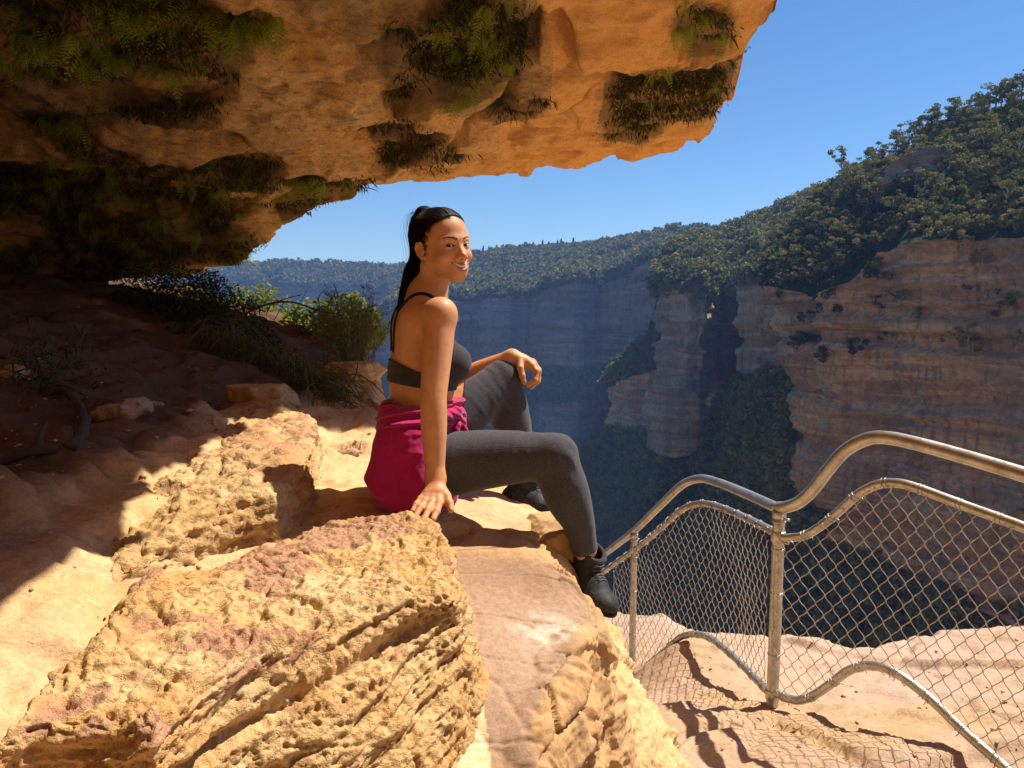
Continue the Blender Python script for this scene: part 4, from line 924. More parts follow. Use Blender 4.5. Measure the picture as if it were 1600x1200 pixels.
    kf = sdx.ravel()[q].min(1) < .45
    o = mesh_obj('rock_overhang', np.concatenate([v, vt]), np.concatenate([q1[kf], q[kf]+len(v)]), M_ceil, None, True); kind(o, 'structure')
    pv = np.concatenate([v, vt]).astype(np.float32)
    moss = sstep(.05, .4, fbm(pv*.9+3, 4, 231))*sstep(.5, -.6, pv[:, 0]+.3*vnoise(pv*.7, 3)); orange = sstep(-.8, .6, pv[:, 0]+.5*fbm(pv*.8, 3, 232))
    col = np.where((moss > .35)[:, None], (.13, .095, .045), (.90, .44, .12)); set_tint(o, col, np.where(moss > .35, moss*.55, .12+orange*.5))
    for (px, py, Y, sz, sd_, lab) in [(868, 842, 2.34, (.105, .10, .085), 3, 'angular yellow rock chunk at the edge of the ledge under the woman\'s bent leg'), (415, 622, 3.75, (.17, .14, .09), 12, 'shaded tan boulder on the ledge above the sunlit outcrop'), (462, 668, 3.25, (.10, .12, .07), 15, 'tan rock leaning behind the sunlit outcrop, half in shade'), (555, 590, 5.3, (.24, .2, .12), 21, 'flat topped boulder at the far corner of the ledge by the wispy shrub')]:
        v_, q_ = chunk_mesh(P(px, py, Y), sz, sd_, max(sz)/22); o = mesh_obj('boulder', v_, q_, M_slab if sd_ != 21 else M_ledge, None, True); tag(o, lab, 'rock'); set_tint(o, np.array([.5, .34, .26]), np.full(len(v_), .6 if sd_ == 8 else .0))
    return dict(ohang=bpy.data.objects['rock_overhang'], nb=len(v), ceil=ceil, cx=x, cy=y, cz=v[:, 2].reshape(x.shape), csd=sdx, LEDGE=LEDGE)
# ================================================================ THE CANYON
def resample(A, n):
    A = np.asarray(A, float); s = np.r_[0, np.cumsum(np.linalg.norm(np.diff(A, axis=0), axis=1))]; t = np.linspace(0, s[-1], n)
    return np.stack([np.interp(t, s, A[:, i]) for i in range(A.shape[1])], 1)
def cliff_mat(name, warm, sc, haze=0.):
    m = NT(name); v = m.coord('Object'); st = m.coord('Object', (.25, .25, 2.2)); dr = m.coord('Object', (3.6, 3.6, .16))
    a = m.noise(v, .05*sc, 5, .6, .3); b = m.noise(st, .22*sc, 6, .65, .3); d = m.noise(dr, .22*sc, 5, .65); f = m.noise(v, .9*sc, 5, .7)
    c = m.mix(m.ramp(a, [(.38, 0), (.60, 1)]), tuple(x*.55+.08 for x in warm), warm)
    pm = m.ramp(m.noise(v, .045*sc, 4, .6, .5), [(.35, .25), (.6, 1)]); c = m.mix(m.math('MULTIPLY', m.ramp(b, [(.46, 0), (.54, .9)]), pm), c, tuple(x*.5 for x in warm))
    c = m.mix(m.ramp(b, [(.30, .8), (.42, 0)]), c, tuple(min(.8, x*1.1+.08) for x in warm))
    c = m.mix(m.ramp(d, [(.52, 0), (.66, .55)]), c, (.085, .075, .070))
    c = m.mix(m.ramp(f, [(.3, .5), (.6, 0)]), c, (.10, .08, .07))
    g = m.ramp(m.noise(v, .16*sc, 7, .75), [(.62, 0), (.68, .8)]); c = m.mix(g, c, (.045, .060, .028))
    m.base(c, .95, .1); h = m.math('ADD', m.math('MULTIPLY', b, 1.5), f); m.bump(h, .8, .9/sc); return m.m
def forest_floor_mat():
    m = NT('scrub_floor'); v = m.coord('Object'); f = m.noise(v, .25, 6, .7); g = m.noise(v, 1.6, 4, .7)
    c = m.mix(m.ramp(f, [(.35, 0), (.65, 1)]), (.030, .042, .020), (.070, .075, .035)); c = m.mix(m.ramp(g, [(.3, .6), (.6, 0)]), c, (.02, .025, .014))
    m.base(c, 1., .05); m.bump(g, .9, .8); return m.m
def wall(name, line, res, amp, mat, seed, bands=9, lean=.06, taper=None):
    """cliff face: line = [(px, y_top, y_bottom, depth)]; returns top line and bottom line in world space"""
    T = np.array([P(a, b, d) for a, b, c, d in line]); Bm = np.array([P(a, c, d) for a, b, c, d in line])
    Ld = np.linalg.norm(np.diff(T[:, :2], axis=0), axis=1).sum(); ns = max(int(Ld/res), 30)
    T = resample(T, ns)
    # match bottoms by parameter of original vertices
    s0 = np.r_[0, np.cumsum(np.linalg.norm(np.diff(np.array([P(a, b, d) for a, b, c, d in line]), axis=0), axis=1))]; t = np.linspace(0, s0[-1], ns)
    Bz = np.interp(t, s0, Bm[:, 2])
    H = (T[:, 2]-Bz).max(); nh = max(int(H/res), 20)
    h = np.linspace(0, 1, nh)
    z = T[:, 2][:, None]*(1-h)+Bz[:, None]*h
    tan = np.gradient(T[:, :2], axis=0); tan /= np.linalg.norm(tan, axis=1)[:, None]
    k = 9; tan = np.stack([np.convolve(np.pad(tan[:, i], k, mode='edge'), np.ones(2*k+1)/(2*k+1), 'valid') for i in (0, 1)], 1); tan /= np.linalg.norm(tan, axis=1)[:, None]
    nor = np.stack([tan[:, 1], -tan[:, 0]], 1)                      # towards the viewer when the line runs left to right
    S = np.broadcast_to(np.linspace(0, Ld, ns)[:, None], z.shape).ravel().astype(np.float32)
    Z = z.ravel().astype(np.float32); O = np.zeros_like(S)
    A = amp
    # buttresses and gullies (plan), kept almost constant with height
    but = fbm(np.stack([S/(A*11), Z/(A*60), O], 1), 3, seed)*2.6+ridged(np.stack([S/(A*4.2), Z/(A*30), O], 1), 3, seed+1)*.9
    zw = Z+A*.9*fbm(np.stack([S/(A*9), Z/(A*9), O], 1), 3, seed+2)
    lay = vnoise(np.stack([O, zw/(A*1.1), O], 1), seed+3)*.55+vnoise(np.stack([S/(A*30), zw/(A*.42), O], 1), seed+4)*.28+vnoise(np.stack([S/(A*12), zw/(A*.17), O], 1), seed+5)*.15
    big = np.floor(vnoise(np.stack([O, zw/(A*3.2), O], 1), seed+6)*3)/3
    fine = fbm(np.stack([S/(A*.5), Z/(A*.8), O], 1), 4, seed+7)*.22
    jn = ridged(np.stack([S/(A*1.3), Z/(A*7), O], 1), 2, seed+8); jn = -.35*sstep(.72, .95, jn)
    d = A*(but+lay+big*.5+fine+jn)
    hh = np.broadcast_to(h, z.shape).ravel()
    d = d+lean*(Z*0+hh*H)
    x = (T[:, 0][:, None]+0*z).ravel()+np.repeat(nor[:, 0], nh)*d; y = (T[:, 1][:, None]+0*z).ravel()+np.repeat(nor[:, 1], nh)*d
    zj = Z+A*.12*vnoise(np.stack([S/(A*.6), Z/(A*.6), O], 1), seed+9)
    v = np.stack([x, y, zj], 1)
    i, j = np.meshgrid(np.arange(ns-1), np.arange(nh-1), indexing='ij'); i = i.ravel(); j = j.ravel()
    q = np.stack([i*nh+j, i*nh+j+1, (i+1)*nh+j+1, (i+1)*nh+j], 1)
    o = mesh_obj(name, v, q, mat, None, False); kind(o, 'structure')
    v3 = v.reshape(ns, nh, 3); return v3[:, 0], v3[:, -1], v3
def apron(name, A, Bl, n, rough, mat, seed, curve=0., pw=1.):
    """sloping ground between two lines (A near the rock edge, B the far or lower line)"""
    A = resample(A, 160); Bl = resample(Bl, 160); t = np.linspace(0, 1, n)**pw
    g = A[:, None]*(1-t[:, None])+Bl[:, None]*t[:, None]
    g[..., 2] += curve*np.sin(pi*t)[None]
    p = g.reshape(-1, 3); w = (np.sin(pi*np.clip(t*1.0, 0, 1))**.5)[None].repeat(160, 0).ravel()
    p[:, 2] += w*rough*(fbm((p/(rough*9)).astype(np.float32), 4, seed)*1.6)
    i, j = np.meshgrid(np.arange(159), np.arange(n-1), indexing='ij'); i = i.ravel(); j = j.ravel()
    q = np.stack([i*n+j, i*n+j+1, (i+1)*n+j+1, (i+1)*n+j], 1)
    o = mesh_obj(name, p, q, mat, None, True); kind(o, 'structure')
    return p.reshape(160, n, 3)
# ---- foliage
def leaf_mat(name, c1, c2, c3, trans=.25):
    m = NT(name); oi = m.n('ShaderNodeObjectInfo'); v = m.coord('Object'); a = m.attr('leafcol', 'Fac')
    c = m.mix(oi.outputs['Random'], c1, c2); ln = m.noise(oi.outputs['Location'], .035, 4, .65); c = m.mix(m.ramp(ln, [(.42, .75), (.58, 0)]), c, tuple(x*.62 for x in c1)); c = m.mix(m.ramp(m.noise(oi.outputs['Location'], .9, 2, .5), [(.62, 0), (.7, .6)]), c, (.26, .20, .07)); c = m.mix(m.ramp(a, [(0, 0), (1, 1)]), c, c3)
    m.base(c, .75, .2)
    tr = m.n('ShaderNodeBsdfTranslucent'); m.l(c, tr.inputs[0]); ms = m.n('ShaderNodeMixShader'); ms.inputs[0].default_value = trans
    m.l(m.b.outputs[0], ms.inputs[1]); m.l(tr.outputs[0], ms.inputs[2]); m.l(ms.outputs[0], m.out.inputs['Surface']); return m.m
def quads_at(c, u, w):
    v = np.stack([c-u-w, c+u-w, c+u+w, c-u+w], 1).reshape(-1, 3); n = len(c); return v, np.arange(4*n).reshape(n, 4)
def crown_data(rng, R_, H_, nclump, nleaf, leaf, flat=.55, gap=.25):
    """clumps of leaf cards, unit: metres; crown centred at (0,0,0)"""
    C = []
    while len(C) < nclump:
        p = rng.uniform(-1, 1, 3)
        if np.linalg.norm(p) < 1 and (np.linalg.norm(p) > .35 or rng.random() < .3): C.append(p*np.array([R_, R_, H_]))
    C = np.array(C); C[:, 2] += .15*H_*rng.normal(size=len(C)); cs = []; col = []
    for c in C:
        r = R_*rng.uniform(.22, .42); k = nleaf; d = rng.normal(size=(k, 3)); d /= np.linalg.norm(d, axis=1)[:, None]; rr = rng.uniform(.25, 1, k)**.5
        cs.append(c+d*rr[:, None]*r*np.array([1, 1, flat])); col.append(np.full(k, rng.random())*.7+rng.random(k)*.3)
    cs = np.concatenate(cs); col = np.concatenate(col); n = len(cs)
    a = rng.normal(size=(n, 3)); a /= np.linalg.norm(a, axis=1)[:, None]; b = np.cross(a, rng.normal(size=(n, 3))); b /= np.linalg.norm(b, axis=1)[:, None]
    s = leaf*rng.uniform(.6, 1.3, n)[:, None]; v, q = quads_at(cs, a*s, b*s*.55)
    return v, q, np.repeat(col, 4), C
def tree_protos(rng, n, R_, H_, trunk, nclump, nleaf, leaf, matl, matb, flat=.55):
    out = []
    for i in range(n):
        v, q, col, C = crown_data(rng, R_*rng.uniform(.85, 1.15), H_*rng.uniform(.85, 1.15), nclump, nleaf, leaf, flat)
        v[:, 2] += trunk; parts = [tube([(0, 0, -1), (.15*rng.normal(), .15*rng.normal(), trunk*.5), (0, 0, trunk)], [.20*R_/3, .15*R_/3, .09*R_/3], 6)]
        for c in C[rng.permutation(len(C))[:7]]:
            b0 = np.array([0, 0, trunk*rng.uniform(.45, .85)]); e = c+np.array([0, 0, trunk]); parts.append(tube([b0, (b0+e)/2+np.array([0, 0, -.2]), e], [.09*R_/3, .06*R_/3, .03*R_/3], 5))
        tv, tq = merge(parts); out.append((v, q, col, tv, tq))
    return out
def scatter_gn(name, pts, protos, mats, smin_, smax_, label, rng):
    """one object: foliage too many to count, instanced on points"""
    col = bpy.data.collections.new(name+'_kinds')
    for i, (v, q, c, tv, tq) in enumerate(protos):
        V = np.concatenate([v, tv]); me = bpy.data.meshes.new(name+'_kind')
        o = mesh_obj(name+'_kind', V, np.concatenate([q, tq+len(v)]), mats[0]); COL.objects.unlink(o); col.objects.link(o)
        o.data.materials.append(mats[1]); o.data.polygons.foreach_set('material_index', np.r_[np.zeros(len(q), int), np.ones(len(tq), int)])
        a = o.data.attributes.new('leafcol', 'FLOAT', 'POINT'); a.data.foreach_set('value', np.r_[c, np.zeros(len(tv))].astype(np.float32))
    o = mesh_obj(name, pts, [], None); kind(o, 'stuff'); o['label'] = label
    sc = rng.uniform(smin_, smax_, len(pts)).astype(np.float32); a = o.data.attributes.new('sc', 'FLOAT', 'POINT'); a.data.foreach_set('value', sc)
    rz = np.stack([rng.normal(0, .08, len(pts)), rng.normal(0, .08, len(pts)), rng.uniform(0, 6.28, len(pts))], 1).astype(np.float32); a = o.data.attributes.new('rt', 'FLOAT_VECTOR', 'POINT'); a.data.foreach_set('vector', rz.ravel())
    g = bpy.data.node_groups.new(name, 'GeometryNodeTree'); g.interface.new_socket('Geometry', in_out='INPUT', socket_type='NodeSocketGeometry'); g.interface.new_socket('Geometry', in_out='OUTPUT', socket_type='NodeSocketGeometry')
    N = g.nodes.new; gi = N('NodeGroupInput'); go = N('NodeGroupOutput'); ip = N('GeometryNodeInstanceOnPoints'); ci = N('GeometryNodeCollectionInfo'); ci.inputs[0].default_value = col; ci.inputs[1].default_value = True; ci.inputs[2].default_value = True
    ip.inputs['Pick Instance'].default_value = True
    ns = N('GeometryNodeInputNamedAttribute'); ns.data_type = 'FLOAT'; ns.inputs[0].default_value = 'sc'; nr = N('GeometryNodeInputNamedAttribute'); nr.data_type = 'FLOAT_VECTOR'; nr.inputs[0].default_value = 'rt'
    L = g.links.new; L(gi.outputs[0], ip.inputs['Points']); L(ci.outputs[0], ip.inputs['Instance']); L(ns.outputs[0], ip.inputs['Scale']); L(nr.outputs[0], ip.inputs['Rotation']); L(ip.outputs[0], go.inputs[0])
    md = o.modifiers.new('scatter', 'NODES'); md.node_group = g
    return o
def surf_pts(rng, G, n, t0=0., t1=1., jit=.5):
    """random points on a grid surface G[i, j, 3], roughly area-weighted"""
    a = np.linalg.norm(np.cross(G[1:, :-1]-G[:-1, :-1], G[:-1, 1:]-G[:-1, :-1]), axis=2); m = G.shape[1]-1
    jj = np.arange(m)/m; a = a*((jj >= t0) & (jj <= t1))[None]; pr = a.ravel()/a.sum(); k = rng.choice(len(pr), n, p=pr); i, j = k//m, k % m
    u, w = rng.random(n)[:, None], rng.random(n)[:, None]
    return (G[i, j]*(1-u)*(1-w)+G[i+1, j]*u*(1-w)+G[i, j+1]*(1-u)*w+G[i+1, j+1]*u*w)

def build_canyon():
    rng = np.random.default_rng(11)
    MC = cliff_mat('cliff_rock', (.76, .48, .24), 1.0); MF_ = cliff_mat('far_cliff_rock', (.40, .29, .19), .35); MG = forest_floor_mat(); MK = cliff_mat('shoulder_rock', (.40, .30, .22), 1.4); MC2 = cliff_mat('shaded_buttress_rock', (.60, .40, .22), .7)  # middle buttress rock is the cliff rock darkened to add shade
    # --- near right massif
    t1, b1, W1 = wall('cliff', [(1198, 445, 625, 205), (1212, 440, 640, 190), (1240, 452, 800, 176), (1290, 462, 860, 168), (1340, 440, 900, 160), (1380, 395, 940, 155), (1450, 378, 980, 146), (1540, 376, 1000, 138), (1640, 372, 1010, 130), (1800, 360, 1100, 122), (2050, 340, 1200, 112)], .42, 2.6, MC, 31, lean=-.10)
    sky1 = [P(*q) for q in [(1205, 392, 236), (1240, 356, 232), (1290, 308, 224), (1325, 284, 212), (1360, 262, 205), (1400, 242, 198), (1450, 210, 190), (1500, 190, 182), (1560, 175, 175), (1650, 162, 165), (1800, 150, 155), (2050, 130, 145)]]
    G1 = apron('hillside', t1, sky1, 60, 2.6, MG, 5, curve=2.0)
    back1 = np.array(sky1)+np.array([60, 160, -30]); apron('hillside', sky1, back1, 12, 1., MG, 6)
    # crag on the shoulder
    def proj(p):
        d = np.asarray(p)-CAM; f = d[..., 1]*CP-d[..., 2]*SP; u = d[..., 1]*SP+d[..., 2]*CP; return 800+FPX*d[..., 0]/f, 600-FPX*u/f
    t1b, b1b, W1b = wall('crag', [(1352, 345, 385, 174), (1368, 305, 385, 172), (1388, 262, 385, 170), (1420, 240, 380, 167), (1452, 228, 372, 164), (1482, 240, 362, 162), (1505, 268, 352, 162), (1530, 300, 345, 162)], .36, 1.9, MK, 57, lean=.10)
    wall('crag', [(1555, 270, 330, 150), (1580, 250, 335, 148), (1620, 255, 325, 146)], .36, 1.1, MK, 61, lean=.05)
    # --- middle buttresses
    t2, b2, W2 = wall('cliff', [(1036, 455, 700, 372), (1048, 440, 705, 352), (1075, 440, 708, 345), (1100, 446, 690, 345), (1118, 452, 660, 355), (1136, 455, 620, 375), (1150, 446, 600, 330), (1170, 436, 612, 312), (1200, 425, 620, 300), (1240, 415, 640, 290), (1330, 400, 660, 275)], .9, 4.2, MC2, 73, lean=-.02)
    sky2 = [P(*q) for q in [(1040, 420, 420), (1080, 398, 430), (1112, 382, 470), (1140, 362, 480), (1180, 350, 480), (1230, 334, 460), (1280, 314, 440), (1340, 285, 420), (1450, 280, 400)]]
    G2 = apron('hillside', t2, sky2, 50, 4., MG, 8, curve=6.)
    apron('hillside', sky2, np.array(sky2)+np.array([40, 300, -60]), 10, 1., MG, 9)
    t2b, b2b, W2b = wall('cliff', [(1012, 612, 700, 352), (1030, 600, 712, 340), (1060, 605, 715, 333), (1085, 612, 708, 332), (1105, 640, 700, 335), (1118, 660, 700, 340)], .7, 2.4, MC2, 87, lean=.05)
    # --- dark lower butte
    t3, b3, W3 = wall('cliff', [(948, 610, 700, 420), (960, 598, 705, 405), (985, 590, 700, 395), (1015, 580, 690, 385), (1045, 575, 690, 390)], .9, 3., MC, 97, lean=.06)
    G3 = apron('hillside', t3, [P(*q) for q in [(965, 585, 440), (990, 560, 445), (1020, 530, 440), (1050, 520, 440), (1080, 540, 430)]], 24, 3., MG, 10, curve=2)
    # --- long far wall
    t4, b4, W4 = wall('far_cliff', [(560, 560, 640, 830), (575, 535, 660, 815), (597, 500, 690, 800), (630, 480, 720, 780), (690, 468, 740, 760), (740, 470, 750, 770), (790, 464, 760, 735), (830, 468, 760, 745), (870, 450, 760, 705), (905, 440, 760, 690), (940, 444, 760, 700), (975, 425, 750, 670), (1010, 408, 740, 650), (1060, 400, 740, 630), (1120, 400, 740, 610), (1200, 400, 740, 590)], 2.0, 6.5, MF_, 113, lean=-.04)
    sky4 = [P(*q) for q in [(600, 480, 930), (640, 440, 1000), (700, 420, 1080), (740, 404, 1100), (800, 398, 1100), (850, 393, 1080), (900, 392, 1050), (950, 388, 1020), (1000, 380, 980), (1060, 372, 940), (1120, 370, 900), (1200, 372, 850)]]
    G4 = apron('plateau', t4, sky4, 60, 7., MG, 12, curve=4)
    apron('plateau', sky4, np.array(sky4)+np.array([0, 700, -90]), 8, 1., MG, 13)
    # a ledge line with trees half way down the far wall
    # --- left ridge far behind
    t5, b5, W5 = wall('far_cliff', [(150, 455, 620, 1300), (260, 452, 620, 1290), (330, 448, 620, 1280), (400, 446, 620, 1270), (470, 450, 620, 1260), (540, 449, 620, 1240), (620, 452, 620, 1220), (700, 455, 640, 1210), (780, 450, 640, 1200)], 3.5, 12., MF_, 131, lean=-.02)
    sky5 = [P(*q) for q in [(150, 432, 1420), (260, 428, 1420), (330, 424, 1410), (400, 416, 1400), (440, 413, 1400), (520, 416, 1390), (600, 418, 1380), (660, 420, 1370), (720, 412, 1380), (780, 410, 1380)]]
    G5 = apron('plateau', t5, sky5, 40, 8., MG, 14, curve=3)
    apron('plateau', sky5, np.array(sky5)+np.array([0, 800, -120]), 8, 1., MG, 15)
    # --- talus slopes and the valley floor
    G6 = apron('valley_slope', b1, [P(*q) for q in [(1150, 640, 330), (1135, 760, 300), (1100, 830, 270), (1060, 900, 240), (1020, 960, 220), (1000, 1050, 205), (1100, 1180, 190), (1400, 1300, 165)]], 70, 5., MG, 16, curve=4)
    G7 = apron('valley_slope', [P(*q) for q in [(940, 688, 400), (1000, 690, 370), (1060, 700, 340), (1110, 680, 345), (1150, 600, 345), (1250, 640, 300)]], [P(*q) for q in [(858, 800, 388), (885, 900, 362), (920, 980, 335), (960, 1040, 305), (1010, 1080, 275), (1100, 1130, 245), (1180, 1150, 222)]], 70, 6., MG, 17, curve=5)
    G8 = apron('valley_slope', b4, [P(*q) for q in [(300, 760, 520), (500, 790, 480), (650, 820, 450), (800, 860, 400), (900, 900, 370), (1000, 900, 360), (1100, 900, 360)]], 50, 9., MG, 18)
    G9 = apron('valley_slope', b5, [P(*q) for q in [(-300, 700, 900), (0, 700, 900), (300, 700, 850), (600, 700, 820), (800, 720, 800)]], 30, 9., MG, 19)
    gx, gy, q = grid(-2500, 2500, -300, 3500, 60); zf = -260+10*fbm(np.stack([gx.ravel()/200, gy.ravel()/200, 0*gx.ravel()], 1), 3, 3)
    o = mesh_obj('valley_floor', np.stack([gx.ravel(), gy.ravel(), zf], 1), q, MG, None, True); kind(o, 'structure')

    # --- our own side of the canyon: unseen sunlit wall behind the ledge, added to bounce warm light
    pl = resample([(-420, 60, 0), (-60, 26, 0), (-15, 13, 0), (-10, -7, 0), (12, -12, 0), (60, -22, 0), (420, -90, 0)], 420); hz = np.linspace(-250, 46, 150); X, Z = np.meshgrid(np.arange(420), hz, indexing='ij')
    px_ = pl[X.ravel(), 0]; py_ = pl[X.ravel(), 1]; zz = Z.ravel(); dsp = 3*fbm(np.stack([px_/18, zz/9, py_/18], 1), 4, 401)+1.2*vnoise(np.stack([px_*0, zz/2.2, px_*0], 1), 402)-.0*zz
    ii, jj = np.meshgrid(np.arange(419), np.arange(149), indexing='ij'); ii = ii.ravel(); jj = jj.ravel()
    o = mesh_obj('cliff', np.stack([px_, py_-4+dsp, zz], 1), np.stack([ii*150+jj, ii*150+jj+1, (ii+1)*150+jj+1, (ii+1)*150+jj], 1), cliff_mat('bounce_cliff_rock', (.72, .45, .22), 1.), None, True); kind(o, 'structure')  # unseen wall, added only to bounce warm light
    # --- vegetation
    ML = leaf_mat('gum_leaves', (.050, .080, .020), (.19, .20, .050), (.32, .30, .10)); MB = flat_mat('gum_bark', (.34, .29, .23), .9)
    MLd = leaf_mat('far_gum_leaves', (.085, .110, .035), (.17, .18, .060), (.25, .25, .085))
    near = tree_protos(rng, 9, 3.0, 2.1, 4.8, 12, 70, .17, ML, MB, .5); mid = tree_protos(rng, 6, 4.4, 3.4, 3.5, 16, 34, .48, ML, MB, .8); farp = tree_protos(rng, 8, 7.0, 5.5, 5., 11, 20, 1.2, MLd, MB, .9); bush = tree_protos(rng, 7, 2.1, 1.7, .8, 9, 48, .18, ML, MB, .8)
    # countable trees: nearest skyline and shoulder of the right massif
    def tree_obj(proto, loc, s, rz, name='tree'):
        r = empty(name, loc); r.scale = (s, s, s*rng.uniform(.9, 1.15)); r.rotation_euler = (rng.normal(0, .06), rng.normal(0, .06), rz)
        c = bpy.data.objects.new('crown', proto[0]); link(c, r); t = bpy.data.objects.new('trunk', proto[1]); link(t, r); return r
    PM = []
    for v, q, c, tv, tq in near:
        o = mesh_obj('crown', v, q, ML); a = o.data.attributes.new('leafcol', 'FLOAT', 'POINT'); a.data.foreach_set('value', c.astype(np.float32)); o2 = mesh_obj('trunk', tv, tq, MB, None, True)
        PM.append((o.data, o2.data)); bpy.data.objects.remove(o); bpy.data.objects.remove(o2)
    k = 0
    sk = resample(np.array(sky1[:10]), 60)
    for i, p in enumerate(sk):
        p = p+np.array([rng.normal(0, 1.5), rng.uniform(-7, 1), -.8]); s = rng.uniform(.35, 1.15)*(p[1]/190)**.4
        t = tree_obj(PM[rng.integers(9)], p, s, rng.uniform(0, 6.28), 'gum_tree'); tag(t, 'gum tree with an open olive crown on the skyline of the nearest cliff', 'tree', 'gum trees along the skyline of the nearest cliff')
    sp = surf_pts(rng, G1[:125], 190, .05, .92)
    for p in sp:
        a, b = proj(p)
        if 1360 < a < 1500 and 215 < b < 385 and rng.random() < .7: continue
        s = rng.uniform(.4, .95); t = tree_obj(PM[rng.integers(9)], p-np.array([0, 0, .6]), s, rng.uniform(0, 6.28), 'gum_tree'); tag(t, 'gum tree with a rounded green crown, growing on the shaded shoulder above the nearest cliff', 'tree', 'gum trees on the shoulder above the nearest cliff')
    SC = np.concatenate([surf_pts(rng, G1, 3300, .04, 1), surf_pts(rng, W1, 70, .0, .25)+[0, -1, 0]]); a, b = proj(SC); SC = SC[~((a > 1362) & (a < 1500) & (b > 222) & (b < 375) & (rng.random(len(SC)) < .68))]; a, b = proj(SC)
    ML2 = leaf_mat('shade_tinted_leaves', (.020, .036, .012), (.050, .070, .024), (.09, .10, .035)); dk = (a+40*vnoise(SC/14, 3)*1. < 1400) & (b > 300-(a-1300)*.1+25*vnoise(SC/9, 4))  # gully shade is put into these darker leaf colours
    scatter_gn('shrub_cover', SC[dk], bush, (ML2, MB), .5, 1.35, 'green scrub darkened for shade, filling the gully at the left end of the nearest cliff', rng)
    scatter_gn('shrub_cover', SC[~dk], bush, (ML, MB), .35, 1.1, 'dense green scrub covering the shoulder of the nearest cliff', rng)
    scatter_gn('forest', np.concatenate([surf_pts(rng, G2, 1500), surf_pts(rng, G3, 260), surf_pts(rng, G6, 3000), surf_pts(rng, G7, 2600), surf_pts(rng, W2, 60, 0, .1)]), mid, (ML, MB), .4, 1.3, 'dark gum forest filling the gullies and slopes below the middle cliffs', rng)
    scatter_gn('forest', np.concatenate([surf_pts(rng, G4, 5200), surf_pts(rng, G5, 2600), surf_pts(rng, G8, 2600, 0, .7), surf_pts(rng, W4, 500, .42, .56)+[0, -6, 0], np.stack([rng.uniform(-380, 330, 4200), rng.uniform(150, 900, 4200), np.full(4200, -257.)], 1), surf_pts(rng, G9, 1200)]), farp, (MLd, MB), .35, 1.25, 'blue green gum forest covering the far plateau', rng)
    # conifers on the far skyline
    cone = []
    for i in range(3):
        n = 260; t = rng.random(n)**.8; a = rng.uniform(0, 6.28, n); r = (1-t)*3.2*rng.uniform(.5, 1, n)+.2; c = np.stack([r*np.cos(a), r*np.sin(a), 2+t*15], 1)
        u = rng.normal(size=(n, 3)); u /= np.linalg.norm(u, axis=1)[:, None]; w = np.cross(u, rng.normal(size=(n, 3))); w /= np.linalg.norm(w, axis=1)[:, None]; v, q = quads_at(c, u*1.0, w*.6)
        o = mesh_obj('crown', v, q, MLd); o2 = mesh_obj('trunk', *tube([(0, 0, -2), (0, 0, 16)], [.35, .05], 6), MB, None, True); cone.append((o.data, o2.data)); bpy.data.objects.remove(o); bpy.data.objects.remove(o2)
    sk4 = resample(np.array(sky4[3:10]), 60)
    for i, p in enumerate(sk4):
        if rng.random() < .15: continue
        t = tree_obj(cone[rng.integers(3)], p+np.array([rng.normal(0, 4), rng.normal(0, 6), 0]), rng.uniform(.5, .95), rng.uniform(0, 6.28), 'pine_tree'); tag(t, 'small dark pine standing up from the skyline of the far plateau', 'tree', 'pines along the far skyline')
    print('canyon', round(time.time()-T0, 1))
def build_haze():
    m = bpy.data.materials.new('haze'); m.use_nodes = True; nt = m.node_tree; nt.nodes.clear(); o = nt.nodes.new('ShaderNodeOutputMaterial'); v = nt.nodes.new('ShaderNodeVolumePrincipled')
    v.inputs['Color'].default_value = HAZE_COL; v.inputs['Density'].default_value = HAZE_D; v.inputs['Anisotropy'].default_value = .0
    nt.links.new(v.outputs[0], o.inputs['Volume'])
    lo = np.array([-2600, -400, -290.]); hi = np.array([2600, 3600, 110.])
    vs = [(x, y, z) for z in (lo[2], hi[2]) for y in (lo[1], hi[1]) for x in (lo[0], hi[0])]
    ob = mesh_obj('haze', vs, [(0, 2, 3, 1), (4, 5, 7, 6), (0, 1, 5, 4), (2, 6, 7, 3), (0, 4, 6, 2), (1, 3, 7, 5)], m); kind(ob, 'stuff')
HAZE_COL = (.26, .47, 1.0, 1); HAZE_D = .00023
